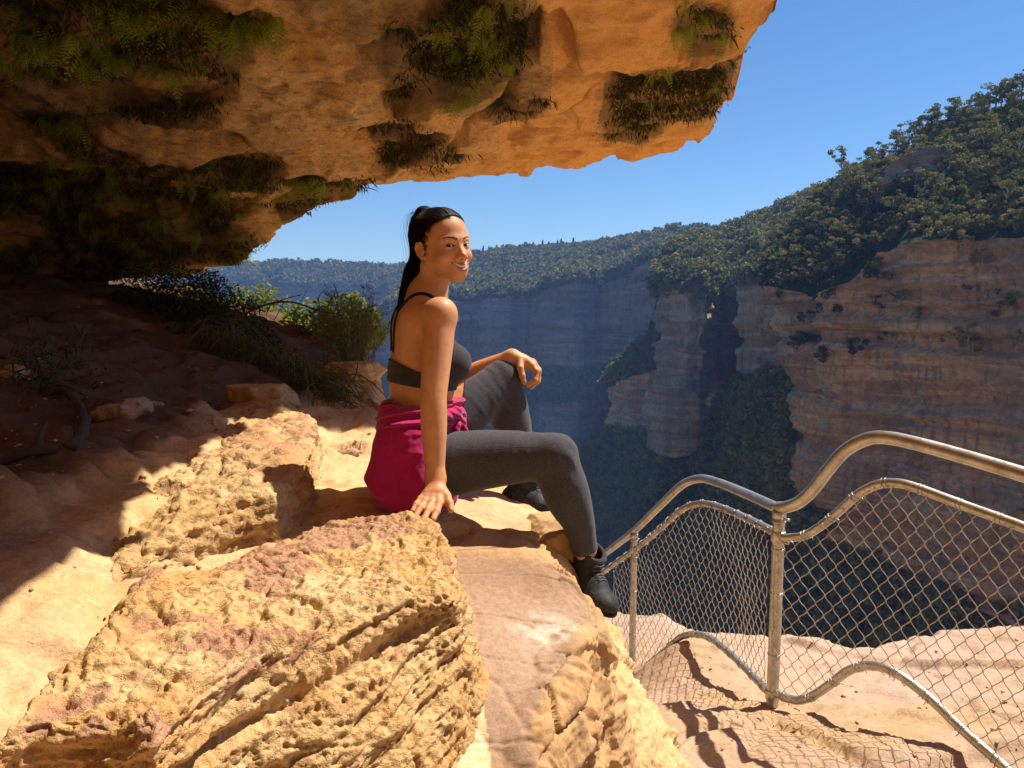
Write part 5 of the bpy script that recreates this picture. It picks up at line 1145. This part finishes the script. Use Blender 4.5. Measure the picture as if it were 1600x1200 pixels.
# ================================================================ FENCE
def build_fence():
    m = NT('worn_galvanised_steel'); v = m.coord('Object'); n1 = m.noise(v, 14, 5, .65); n2 = m.noise(v, 120, 4, .7)
    c = m.mix(m.ramp(n1, [(.4, 0), (.65, 1)]), (.52, .50, .46), (.36, .34, .30)); c = m.mix(m.ramp(n2, [(.55, 0), (.7, .7)]), c, (.24, .21, .17))
    m.base(c, m.ramp(n2, [(.3, .28), (.7, .55)]), .5); m.b.inputs['Metallic'].default_value = .85; m.bump(n2, .25, .0015); MP = m.m
    m = NT('chain_link_wire'); v = m.coord('Object'); n2 = m.noise(v, 60, 3, .6)
    m.base(m.mix(m.ramp(n2, [(.4, 0), (.65, 1)]), (.56, .54, .50), (.34, .30, .25)), .42, .5); m.b.inputs['Metallic'].default_value = .7; MW = m.m
    F_ = empty('fence', PZ(1215, 1108, 0)); tag(F_, 'metal handrail fence with chain link mesh along the drop, beside the woman\'s boot', 'fence'); off = np.array(F_.location)
    def add(name, v, q, mat, parent=F_): return mesh_obj(name, np.asarray(v)-off, q, mat, parent, True)
    xs = [860, 885, 920, 955, 990, 1030, 1060, 1085, 1110, 1160, 1213, 1225, 1243, 1262, 1285, 1310, 1340, 1370, 1420, 1500, 1600, 1720, 2150]
    ys = [5.7, 5.4, 5.0, 4.7, 4.4, 4.1, 3.9, 3.75, 3.6, 3.25, 2.89, 2.85, 2.80, 2.76, 2.72, 2.68, 2.63, 2.58, 2.49, 2.35, 2.18, 2.0, 1.5]
    Yx = lambda px: np.interp(px, xs, ys)
    plX = [P(a, 900, b)[0] for a, b in zip(xs, ys)]
    def W3(px, py):
        Y = float(Yx(px)); return np.array([float(np.interp(Y, ys[::-1], plX[::-1])), Y, P(px, py, Y)[2]])
    top = [(2150, 915), (1720, 781), (1600, 745), (1500, 715), (1420, 693), (1375, 684), (1345, 686), (1312, 704), (1286, 735), (1263, 767), (1243, 785), (1225, 792), (1213, 793)]
    topL = [(1213, 795), (1160, 771), (1115, 753), (1088, 748), (1062, 758), (1030, 789), (990, 829), (955, 857), (920, 884), (885, 912)]
    mid = [(2150, 1035), (1720, 872), (1600, 826), (1500, 790), (1430, 764), (1395, 755), (1365, 757), (1334, 773), (1302, 803), (1275, 825), (1250, 838), (1214, 841)]
    midL = [(1213, 834), (1160, 808), (1115, 790), (1088, 787), (1062, 797), (1030, 826), (1000, 852), (960, 881), (925, 907)]
    bot = [(2150, 1660), (1720, 1310), (1650, 1250), (1590, 1198), (1520, 1140), (1460, 1087), (1405, 1050), (1365, 1040), (1335, 1047), (1310, 1065), (1285, 1083), (1260, 1094), (1238, 1091), (1216, 1081)]
    botL = [(1210, 1083), (1180, 1053), (1140, 1016), (1112, 997), (1088, 991), (1065, 996), (1040, 1018), (1002, 1049), (960, 1080)]
    rails = {}
    for nm, pts, r in (('handrail', top, .0235), ('handrail', topL, .0215), ('mesh_rail', mid, .0165), ('mesh_rail', midL, .0165), ('bottom_rail', bot, .0165), ('bottom_rail', botL, .0165)):
        pth = spline([W3(*p) for p in pts], 10); add(nm, *tube(pth, r, 20), MP); rails.setdefault(nm, []).append(pth)
    add('handrail', *tube(spline([P(872, 850, 5.35), P(905, 862, 5.15), P(945, 874, 4.95)], 4), .019, 12), MP)
    # posts
    for px, yt, yb, r, nm in ((1214, 793, 1118, .0235, 'post'), (990, 830, 1060, .0200, 'post')):
        b = W3(px, yb); t = W3(px, yt); x0, y0 = t[0], t[1]
        z = np.linspace(b[2]-.08, t[2]-.005, 12); po = add(nm, *tube(np.stack([np.full(12, x0), np.full(12, y0), z], 1), r, 20), MP)
        for zc, hgt, rr in ((t[2]-.028, .014, r+.004), (t[2]-.055, .004, r+.0035), (W3(px, 838 if px > 1100 else 858)[2], .022, r+.0045), (W3(px, 838 if px > 1100 else 858)[2]-.05, .004, r+.003), (b[2]+.015 if px < 1100 else W3(px, 1085)[2], .020, r+.0045), (z[4], .003, r+.0028), (z[7], .003, r+.0028)):
            zz = np.array([zc-hgt, zc-hgt*.9, zc+hgt*.9, zc+hgt]); add('band', *tube(np.stack([np.full(4, x0), np.full(4, y0), zz], 1), [rr*.93, rr, rr, rr*.93], 18), MP, po)
        for zc in (t[2]-.04, W3(px, 845 if px > 1100 else 865)[2]):
            add('bolt', *tube([[x0+r*.6, y0-r*1.1, zc], [x0+r*1.2, y0-r*1.6, zc]], .0055, 6), MP, po)
    # wire mesh
    W_, Hh = .060, .078; parts = []
    Ys = np.linspace(5.0, 1.52, 1800); Xs = np.interp(Ys, ys[::-1], plX[::-1]); U = np.r_[0, np.cumsum(np.hypot(np.diff(Xs), np.diff(Ys)))]
    def zof(paths, Yq):
        z = None
        for p in paths:
            o = np.argsort(p[:, 1]); zi = np.interp(Yq, p[o, 1], p[o, 2], left=np.nan, right=np.nan); z = zi if z is None else np.where(np.isnan(z), zi, z)
        return z
    zt = zof(rails['mesh_rail'], Ys); zb = zof(rails['bottom_rail'], Ys)
    nw = int(U[-1]/(W_/2)); dirv = np.stack([np.gradient(Xs), np.gradient(Ys)], 1); dirv /= np.linalg.norm(dirv, axis=1)[:, None]
    for k in range(nw):
        uk = k*W_/2; ph = k % 2
        if uk < .05: continue
        zz = np.arange(-2.2, 1.6, Hh/8); tri = 2*np.abs(((zz/Hh)+ph*.5) % 1-.5)-.5      # -.5 .. .5
        s = np.sign(tri)*np.abs(tri*2)**.85*.5
        u = uk+s*W_/2*1.06+.0035*np.sin(zz*9+uk*3); Yq = np.interp(u, U, Ys); a = np.interp(Yq, Ys[::-1], zb[::-1]); b = np.interp(Yq, Ys[::-1], zt[::-1])
        ok = (zz > a-.012) & (zz < b+.004)
        if ok.sum() < 4: continue
        X = np.interp(Yq, Ys[::-1], Xs[::-1]); di = np.stack([np.interp(u, U, dirv[:, i]) for i in (0, 1)], 1)
        weave = .0024*np.cos(2*pi*(zz/Hh+ph*.5))+.010*np.sin(u*4.1+zz*3)+.006*np.sin(u*11+1)*np.sin(zz*7)
        w = W_
        pth = np.stack([X-di[:, 1]*(weave-.02), Yq+di[:, 0]*(weave-.02), zz], 1)[ok]
        # flatten into the rail at the top
        parts.append(tube(pth, .0016, 5))
    v_, q_ = merge(parts); add('chain_link_mesh', v_, q_, MW)
    # wire ties around the rails
    ties = []
    for nm in ('mesh_rail', 'bottom_rail'):
        for p in rails[nm]:
            s = np.r_[0, np.cumsum(np.linalg.norm(np.diff(p, axis=0), axis=1))]
            for d in np.arange(.05, s[-1], .125):
                c = np.array([np.interp(d, s, p[:, i]) for i in range(3)]); c2 = np.array([np.interp(d+.01, s, p[:, i]) for i in range(3)]); t = c2-c; t /= np.linalg.norm(t); a = np.cross(t, [0, 1, .1]); a /= np.linalg.norm(a); b = np.cross(t, a)
                aa = np.linspace(0, 2*pi*1.6, 26); ties.append(tube([c+(a*cos(x)+b*sin(x))*.0182+t*.0022*x for x in aa], .0013, 5))
                ties.append(tube([c+a*.018, c+a*.030+b*.008], .0015, 5))
    v_, q_ = merge(ties); add('wire_tie', v_, q_, MW)['kind'] = 'stuff'
    print('fence', round(time.time()-T0, 1))

# ================================================================ PLANTS CLOSE BY
def ribbons(paths, widths, up=None):
    """list of (m,3) paths -> thin quads strips"""
    V, Q, o = [], [], 0
    for p, w in zip(paths, widths):
        m = len(p); t = np.gradient(p, axis=0); s = np.cross(t, RNG.normal(size=3)); s /= np.linalg.norm(s, axis=1)[:, None]+1e-9
        ww = (w*np.sin(np.linspace(.35, pi-.12, m)))[:, None]; V.append(np.stack([p-s*ww, p+s*ww], 1).reshape(-1, 3)); i = np.arange(m-1); Q.append(np.stack([2*i, 2*i+1, 2*i+3, 2*i+2], 1)+o); o += 2*m
    return np.concatenate(V), np.concatenate(Q)
def veg_mat(name, cols, trans=.3, rough=.65):
    m = NT(name); v = m.coord('Object'); n = m.noise(v, 9, 3, .6); n2 = m.noise(v, 60, 2, .6); oi = m.n('ShaderNodeObjectInfo')
    c = m.mix(m.ramp(n, [(.38, 0), (.62, 1)]), cols[0], cols[1]); c = m.mix(m.ramp(n2, [(.5, 0), (.7, .8)]), c, cols[2]); m.base(c, rough, .25)
    tr = m.n('ShaderNodeBsdfTranslucent'); m.l(c, tr.inputs[0]); ms = m.n('ShaderNodeMixShader'); ms.inputs[0].default_value = trans
    m.l(m.b.outputs[0], ms.inputs[1]); m.l(tr.outputs[0], ms.inputs[2]); m.l(ms.outputs[0], m.out.inputs['Surface']); return m.m
def fern_proto(rng, n=11, L=.24):
    V, Q, o = [], [], 0
    for i in range(n):
        a = rng.uniform(0, 2*pi); l = L*rng.uniform(.5, 1.15); t = np.linspace(0, 1, 13); sp = rng.uniform(.25, .9)
        p = np.stack([np.cos(a)*l*sp*t, np.sin(a)*l*sp*t, -l*(.15*t+.85*t*t)*rng.uniform(.6, 1)], 1)
        d = np.gradient(p, axis=0); d /= np.linalg.norm(d, axis=1)[:, None]; s = np.cross(d, [0.2, .1, 1]); s /= np.linalg.norm(s, axis=1)[:, None]
        for j in range(1, 13):
            w = l*.26*sin(pi*min(1, t[j]*.85+.12))**.8
            for sg in (-1, 1):
                b = p[j]; e = b+sg*s[j]*w+d[j]*w*.35+np.array([0, 0, -.15*w]); q = d[j]*l*.022
                mdl = (b+e)/2; V.append(np.array([b, mdl+q, e, mdl-q])); Q.append(np.arange(4)+o); o += 4
        V.append(np.array([p[0]+s[0]*.0008, p[0]-s[0]*.0008, p[-1]-s[-1]*.0005, p[-1]+s[-1]*.0005])); Q.append(np.arange(4)+o); o += 4
    return np.concatenate(V), np.array(Q)
def build_near_plants(D):
    rng = np.random.default_rng(5)
    MF = veg_mat('fern_green', [(.24, .32, .025), (.36, .42, .035), (.52, .48, .07)], .4); MM = veg_mat('moss_brown', [(.055, .045, .014), (.105, .080, .026), (.09, .12, .020)], .1, .9)
    cx, cy, cz = D['cx'], D['cy'], D['cz']
    def hit(px, py, G=None, y_from=3.0, y_to=9.4):
        X, Y, Z = G or (cx, cy, cz)
        ts = np.arange(y_from, y_to, .02); d = ray(px, py); p = CAM+d*(ts/d[1])[:, None]; i = np.searchsorted(X[:, 0], p[:, 0]); j = np.searchsorted(Y[0], p[:, 1])
        ok = (i >= 0) & (i < X.shape[0]) & (j >= 0) & (j < X.shape[1]); i = np.clip(i, 0, X.shape[0]-1); j = np.clip(j, 0, X.shape[1]-1); zz = Z[i, j]
        h = ok & ((p[:, 2] > zz) if G is None else (p[:, 2] < zz)); k = np.nonzero(h)[0]
        return p[k[0]] if len(k) else None
    protos = []
    for i in range(6):
        v, q = fern_proto(rng, 11+i, .22); o = mesh_obj('fern', v, q, MF); protos.append(o.data); bpy.data.objects.remove(o)
    zones = [((0, 0, 330, 115), 60, .75, 'bright green fern clump hanging from the top left of the rock roof', 'ferns at the top left of the rock roof', 1), ((330, 20, 430, 60), 10, 1.0, 'small fern clump on the rock roof beside the bright fern bank', 'small ferns beside the bright fern bank', 1),
             ((665, 0, 795, 75), 26, .7, 'green fern clump trailing down the middle of the rock roof', 'ferns down the middle of the rock roof', 1), ((700, 70, 800, 165), 24, .65, 'green fern clump trailing down the middle of the rock roof', 'ferns down the middle of the rock roof', 1),
             ((1050, 0, 1140, 60), 14, .55, 'fern clump in the mossy patch near the right lip of the rock roof', 'ferns near the right lip of the rock roof', 1), ((1000, 100, 1120, 175), 14, .5, 'fern clump in the mossy patch near the right lip of the rock roof', 'ferns near the right lip of the rock roof', 1),
             ((0, 250, 460, 330), 50, .7, 'dark fern clump in the shaded hollow at the back of the rock roof', 'dark ferns in the hollow of the rock roof', .5), ((0, 330, 400, 425), 40, .75, 'dark fern clump in the shaded hollow at the back of the rock roof', 'dark ferns in the hollow of the rock roof', .5), ((60, 165, 150, 205), 8, .8, 'small fern clump on the rock roof left of centre', 'small ferns left of centre on the rock roof', 1), ((450, 275, 560, 300), 10, .8, 'fern clump along the lip of the roof above the valley', 'ferns along the back lip', 1)]
    for (a, b, c, d), n, s, lab, grp, br in zones:
        for i in range(n):
            h = hit(rng.uniform(a, c), rng.uniform(b, d))
            if h is None: continue
            o = link(bpy.data.objects.new('fern', protos[rng.integers(6)])); o.location = h+np.array([0, 0, .03]); k = s*rng.uniform(.6, 1.3); o.scale = (k, k, k*rng.uniform(.8, 1.3)); o.rotation_euler = (rng.normal(0, .3), rng.normal(0, .3), rng.uniform(0, 6.28)); tag(o, lab, 'fern', grp)
    # moss mats
    V, Q, off = [], [], 0
    mz = [((0, 0, 340, 120), 900), ((330, 10, 440, 70), 200), ((640, 0, 805, 165), 1400), ((770, 70, 840, 165), 500), ((600, 190, 720, 262), 260), ((1030, 0, 1150, 70), 320), ((970, 85, 1140, 205), 1500), ((0, 160, 340, 205), 260), ((0, 245, 470, 330), 1400), ((0, 320, 400, 430), 1500), ((440, 278, 580, 300), 250)]
    paths = []; ws = []; hits = []
    for (a, b, c, d), n in mz:
        for i in range(n):
            u = rng.uniform(-.15, 1.15), rng.uniform(-.15, 1.15); h = hit(a+(c-a)*u[0], b+(d-b)*u[1])
            if h is None: continue
            e_ = max(abs(u[0]-.5), abs(u[1]-.5))*2
            if fbm(np.array([h*2.1, h]), 4, 77)[0]*1.6 < e_-.92: continue
            hits.append(h)
            for k in range(16):
                e = h+np.r_[rng.normal(0, .05, 2), .03]; l = rng.uniform(.012, .05)*(1.8 if rng.random() < .12 else 1); g = rng.normal(0, .7, 2)*l; t = np.linspace(0, 1, 4)[:, None]; paths.append(e+t*np.array([g[0], g[1], 0])+t*t*np.array([0, 0, -l*1.1])); ws.append(rng.uniform(.003, .009))
    v, q = ribbons(paths, ws); o = mesh_obj('moss', v, q, MM); kind(o, 'stuff'); o['label'] = 'brown green moss and root mats clinging to the rock roof'
    H_ = np.array(hits); hh, _, _ = np.histogram2d(H_[:, 0], H_[:, 1], bins=[np.arange(-9, 4, .05), np.arange(2, 10, .05)]); kk = np.array([1, 2, 3, 2, 1.])/9
    for _i in range(2):
        hh = np.apply_along_axis(lambda r: np.convolve(r, kk, 'same'), 0, hh); hh = np.apply_along_axis(lambda r: np.convolve(r, kk, 'same'), 1, hh)
    me = D['ohang'].data; n = len(me.vertices); co = np.empty(n*3, np.float32); me.vertices.foreach_get('co', co); co = co.reshape(-1, 3); i = np.clip(((co[:, 0]+9)/.05).astype(int), 0, hh.shape[0]-1); j = np.clip(((co[:, 1]-2)/.05).astype(int), 0, hh.shape[1]-1)
    a = .88*sstep(.01, .38, hh[i, j]*(1+.8*fbm(co*7, 3, 9))); at = me.attributes['tint']; cc = np.empty(n*4, np.float32); at.data.foreach_get('color', cc); cc = cc.reshape(-1, 4); a = a[:, None]
    cc[:, :3] = np.where(a > .05, cc[:, :3]*(1-a)+np.array([.105, .075, .035])*a, cc[:, :3]); cc[:, 3:] = np.maximum(cc[:, 3:], a*.9); at.data.foreach_set('color', cc.ravel())
    # ---- shrub at the back left
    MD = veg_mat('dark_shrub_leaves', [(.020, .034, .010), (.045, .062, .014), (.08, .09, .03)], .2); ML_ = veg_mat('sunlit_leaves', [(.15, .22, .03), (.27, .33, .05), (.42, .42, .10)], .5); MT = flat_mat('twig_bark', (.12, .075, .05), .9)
    MG_ = veg_mat('strappy_grass', [(.065, .080, .020), (.15, .15, .04), (.28, .22, .09)], .35)
    def leafball(c, r, n, leaf, sq=(1, 1, 1)):
        d = rng.normal(size=(n, 3)); d /= np.linalg.norm(d, axis=1)[:, None]; p = c+d*(rng.random(n)**.4)[:, None]*r*np.array(sq)
        a = rng.normal(size=(n, 3)); a /= np.linalg.norm(a, axis=1)[:, None]; b = np.cross(a, rng.normal(size=(n, 3))); b /= np.linalg.norm(b, axis=1)[:, None]; s = leaf*rng.uniform(.6, 1.4, n)[:, None]; return quads_at(p, a*s, b*s*.4)
    def shrub(name, base, blobs, leaf, mat, label, nper, twigs=True):
        r = empty(name, base); tag(r, label, 'shrub'); off = np.array(r.location); pv = []; pt = []
        for c, rad in blobs:
            pv.append(leafball(np.array(c), rad, int(nper*rad*rad*10), leaf)); mid_ = (np.array(base)+c)/2+rng.normal(0, .05, 3)
            pt.append(tube(spline([base, mid_, c], 4), np.linspace(.014, .004, 9), 6))
            for k in range(5): e = np.array(c)+rng.normal(0, rad*.6, 3); pt.append(tube(spline([c, (np.array(c)+e)/2+rng.normal(0, .02, 3), e], 3), .003, 4))
        v, q = merge(pv); mesh_obj('foliage', v-off, q, mat, r); v, q = merge(pt); mesh_obj('stem', v-off, q, MT, r, True); return r
    B = lambda a, b, Y, r: (P(a, b, Y), r)
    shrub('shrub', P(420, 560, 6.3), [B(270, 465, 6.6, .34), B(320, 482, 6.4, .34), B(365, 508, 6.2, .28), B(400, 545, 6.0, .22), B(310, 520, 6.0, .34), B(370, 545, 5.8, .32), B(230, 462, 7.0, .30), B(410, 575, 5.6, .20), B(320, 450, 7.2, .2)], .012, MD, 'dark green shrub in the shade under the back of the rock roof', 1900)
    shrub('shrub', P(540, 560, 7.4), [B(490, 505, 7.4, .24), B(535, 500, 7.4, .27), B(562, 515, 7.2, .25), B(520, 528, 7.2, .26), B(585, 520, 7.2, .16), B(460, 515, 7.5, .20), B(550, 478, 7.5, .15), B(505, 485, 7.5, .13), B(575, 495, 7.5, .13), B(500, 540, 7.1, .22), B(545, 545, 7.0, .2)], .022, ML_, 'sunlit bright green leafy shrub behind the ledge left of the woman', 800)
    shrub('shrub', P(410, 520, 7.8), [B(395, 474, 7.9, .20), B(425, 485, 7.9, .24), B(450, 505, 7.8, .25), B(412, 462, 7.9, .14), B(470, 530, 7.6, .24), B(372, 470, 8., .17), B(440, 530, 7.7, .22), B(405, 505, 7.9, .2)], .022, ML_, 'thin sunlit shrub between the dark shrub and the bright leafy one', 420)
    # feathery fine-leaved plant
    r = empty('shrub', P(560, 640, 5.6)); tag(r, 'wispy needle leaved shrub with bare twigs reaching up left of the woman\'s back', 'shrub'); off = np.array(r.location); tw = []; nd = []; nw_ = []
    for i in range(26):
        a = P(rng.uniform(520, 560), rng.uniform(640, 660), 5.5); e = P(rng.uniform(500, 610), rng.uniform(450, 520), 5.6+rng.uniform(-.3, .3)); c1 = (a+e)/2+rng.normal(0, .08, 3); t = spline([a, c1, e], 8); tw.append(tube(t, np.linspace(.0045, .0012, len(t)), 4))
        for p in t[6:]:
            for k in range(16):
                d = rng.normal(size=3); d[2] = abs(d[2])+.3; d /= np.linalg.norm(d); l = rng.uniform(.03, .09); nd.append(np.stack([p, p+d*l*.5, p+d*l])); nw_.append(.0016)
    v, q = ribbons(nd, nw_); mesh_obj('foliage', v-off, q, MG_, r); v, q = merge(tw); mesh_obj('stem', v-off, q, MT, r, True)
    # long strappy tussock falling over the ledge
    pa, pw = [], []
    for i in range(1500):
        f = rng.random(); a = P(330+190*f+rng.normal(0, 14), 520+95*f+rng.normal(0, 16), 5.4-.9*f+rng.normal(0, .1)); l = rng.uniform(.14, .40); g = np.array([rng.normal(.35, .5), rng.normal(-.5, .4), 0])*l
        t = np.linspace(0, 1, 6)[:, None]; pa.append(a+t*g+np.array([0, 0, 1.])*l*(.35*t-1.0*t*t)); pw.append(rng.uniform(.0018, .0042))
    v, q = ribbons(pa, pw); o = mesh_obj('grass_tussock', v, q, MG_); tag(o, 'long dark strappy grass tussock drooping over the ledge below the dark shrub', 'grass')
    # dead twigs
    for pts, r0, lab in (([(330, 540, 5.6), (360, 505, 5.6), (410, 478, 5.6), (455, 472, 5.6), (500, 486, 5.6), (535, 492, 5.6)], .012, 'bare curved reddish branch arching over the dark shrub'), ([(540, 610, 5.0), (556, 585, 5.0), (562, 550, 5.0), (575, 520, 5.0)], .006, 'thin bent pale twig left of the woman')):
        pth = spline([P(*p) for p in pts], 8); pts_ = [tube(pth, np.linspace(r0, r0*.3, len(pth)), 7)]
        for k in range(16):
            i = rng.integers(6, len(pth)-2); e = pth[i]+rng.normal(0, .12, 3); pts_.append(tube(spline([pth[i], (pth[i]+e)/2+rng.normal(0, .02, 3), e], 4), [r0*.25]*9, 4))
        v, q = merge(pts_); tag(mesh_obj('branch', v, q, MT, None, True), lab, 'branch')
    # ---- roots, sprig and stones on the shaded ledge
    Lg = D['LEDGE']
    def onl(px, py, up=.01):
        h = hit(px, py, Lg, 1.2, 9); return (h if h is not None else P(px, py, 3))+np.array([0, 0, up])
    MR = NT('weathered_root'); vv = MR.coord('Object', (1, 1, 1)); nn = MR.noise(vv, 40, 5, .7); MR.base(MR.mix(nn, (.035, .025, .022), (.12, .09, .08)), .9, .2); MR.bump(nn, .6, .01)
    a = spline([onl(-60, 745, .02), onl(0, 728, .02), onl(50, 716, .025), onl(92, 712, .02)], 8); parts = [tube(a, np.linspace(.024, .017, len(a)), 10), tube(spline([a[-6], a[-6]+np.array([.0, -.01, .03]), a[-6]+np.array([.02, 0, .085])], 4), [.016, .015, .013, .012, .010, .009, .007, .005, .003], 7)]
    v, q = merge(parts); tag(mesh_obj('dead_log', v, q, MR.m, None, True), 'dark dead log with a broken stub, lying on the shaded ledge at the left edge', 'log')
    a = spline([onl(108, 700, .0), onl(128, 688, .02), onl(132, 665, .03), onl(118, 640, .035), onl(98, 622, .03), onl(70, 618, .0)], 8); tag(mesh_obj('tree_root', *tube(a, np.linspace(.020, .012, len(a))*(1+.15*np.sin(np.arange(len(a)))), 9), MR.m, None, True), 'curved dark root on the shaded ledge, just right of the dead log', 'root')
    b = onl(68, 612, 0); r = empty('shrub', b); tag(r, 'small dull green sprig growing on the shaded ledge by the root', 'shrub'); nd, nw_ = [], []
    for i in range(420):
        e = rng.normal(0, .09, 3)+[0, .04, .09]; d = rng.normal(size=3); d[2] = abs(d[2]); l = rng.uniform(.02, .06); nd.append(np.stack([e, e+d/np.linalg.norm(d)*l*.5, e+d/np.linalg.norm(d)*l])); nw_.append(.004)
    v, q = ribbons(nd, nw_); mesh_obj('foliage', v, q, MD, r)
    pr = [tube(spline([(0, 0, 0), rng.normal(0, .04, 3)+[0, 0, .05], rng.normal(0, .08, 3)+[0, .03, .12]], 3), .003, 4) for i in range(14)]; v, q = merge(pr); mesh_obj('stem', v, q, MT, r)
    # grass along the rear ledge
    MS = sand_mat('loose_stone', (.50, .36, .24), (.42, .29, .19), (.30, .19, .14), 3., .8)
    stones = [(190, 650, .060, 'largest loose stone on the shaded ledge below the fern hollow'), (213, 642, .045, 'loose stone resting against the larger one on the shaded ledge'), (163, 652, .035, 'small loose stone left of the pair on the shaded ledge'), (240, 636, .03, 'small loose stone at the right end of the row on the shaded ledge'), (545, 712, .035, 'flat loose stone on the sunlit ledge behind the woman'), (20, 588, .045, 'loose stone beside the green sprig at the left edge')]
    for i, (a, b, s, lab) in enumerate(stones):
        c = onl(a, b, s*.3); sc = np.array([1.3, 1., .7])
        v, q = sdf_mesh([S_ell(c, sc*s, .01)], c-s*2.2, c+s*2.2, s/11, post=lambda p, d: d+s*.5*fbm(p/s*.9, 3, i)+s*.2*np.round(fbm(p/s*1.5, 2, i+5)*3)/3)
        o = mesh_obj('stone', v, q, MS, None, True); set_tint(o, np.array([.4, .3, .2]), np.zeros(len(v))); tag(o, lab, 'stone')
    print('plants', round(time.time()-T0, 1))
# ================================================================ LIGHT, SKY, CAMERA
SUN_AZ = (.88, .47); SUN_EL = R(58)
def build_light():
    from mathutils import Vector
    w = bpy.data.worlds.new('World'); scene.world = w; w.use_nodes = True; nt = w.node_tree
    sky = nt.nodes.new('ShaderNodeTexSky'); sky.sky_type = 'NISHITA'; sky.sun_disc = False
    sky.sun_elevation = SUN_EL; sky.sun_rotation = math.atan2(SUN_AZ[0], SUN_AZ[1]); sky.altitude = 900; sky.air_density = 1.0; sky.dust_density = 0.1; sky.ozone_density = 6.0
    bg = nt.nodes['Background']; hs = nt.nodes.new('ShaderNodeHueSaturation'); hs.inputs['Saturation'].default_value = 1.12; nt.links.new(sky.outputs[0], hs.inputs['Color']); nt.links.new(hs.outputs[0], bg.inputs[0]); bg.inputs[1].default_value = .082
    l = bpy.data.lights.new('sun', 'SUN'); l.energy = 5.0; l.angle = R(.53); l.color = (1, .90, .74)
    o = link(bpy.data.objects.new('sun', l)); n = math.hypot(*SUN_AZ)
    o.rotation_euler = Vector((SUN_AZ[0]/n*cos(SUN_EL), SUN_AZ[1]/n*cos(SUN_EL), sin(SUN_EL))).to_track_quat('Z', 'Y').to_euler()
    o.location = (3, 3, 30)
    cd = bpy.data.cameras.new('camera'); co = link(bpy.data.objects.new('camera', cd)); cd.sensor_fit = 'HORIZONTAL'; cd.sensor_width = 36; cd.lens = 36*FPX/1600
    co.location = tuple(CAM); co.rotation_euler = (R(90)-PITCH, 0, 0); cd.clip_start = .05; cd.clip_end = 20000; scene.camera = co
    v = scene.view_settings; v.view_transform = 'Standard'; v.look = 'None'; v.gamma = 1; v.use_curve_mapping = False; v.exposure = EXPOSURE
    cy = scene.cycles; cy.use_denoising = True; cy.max_bounces = 10; cy.diffuse_bounces = 5; cy.glossy_bounces = 3; cy.transmission_bounces = 2; cy.volume_bounces = 0; cy.transparent_max_bounces = 6
    cy.caustics_reflective = False; cy.caustics_refractive = False; cy.sample_clamp_indirect = 6
EXPOSURE = 0.75
# ================================================================ BUILD
build_canyon()
DN = build_near()
build_fence()
build_near_plants(DN)
build_woman()
build_haze()
build_light()
print('total', round(time.time()-T0, 1))
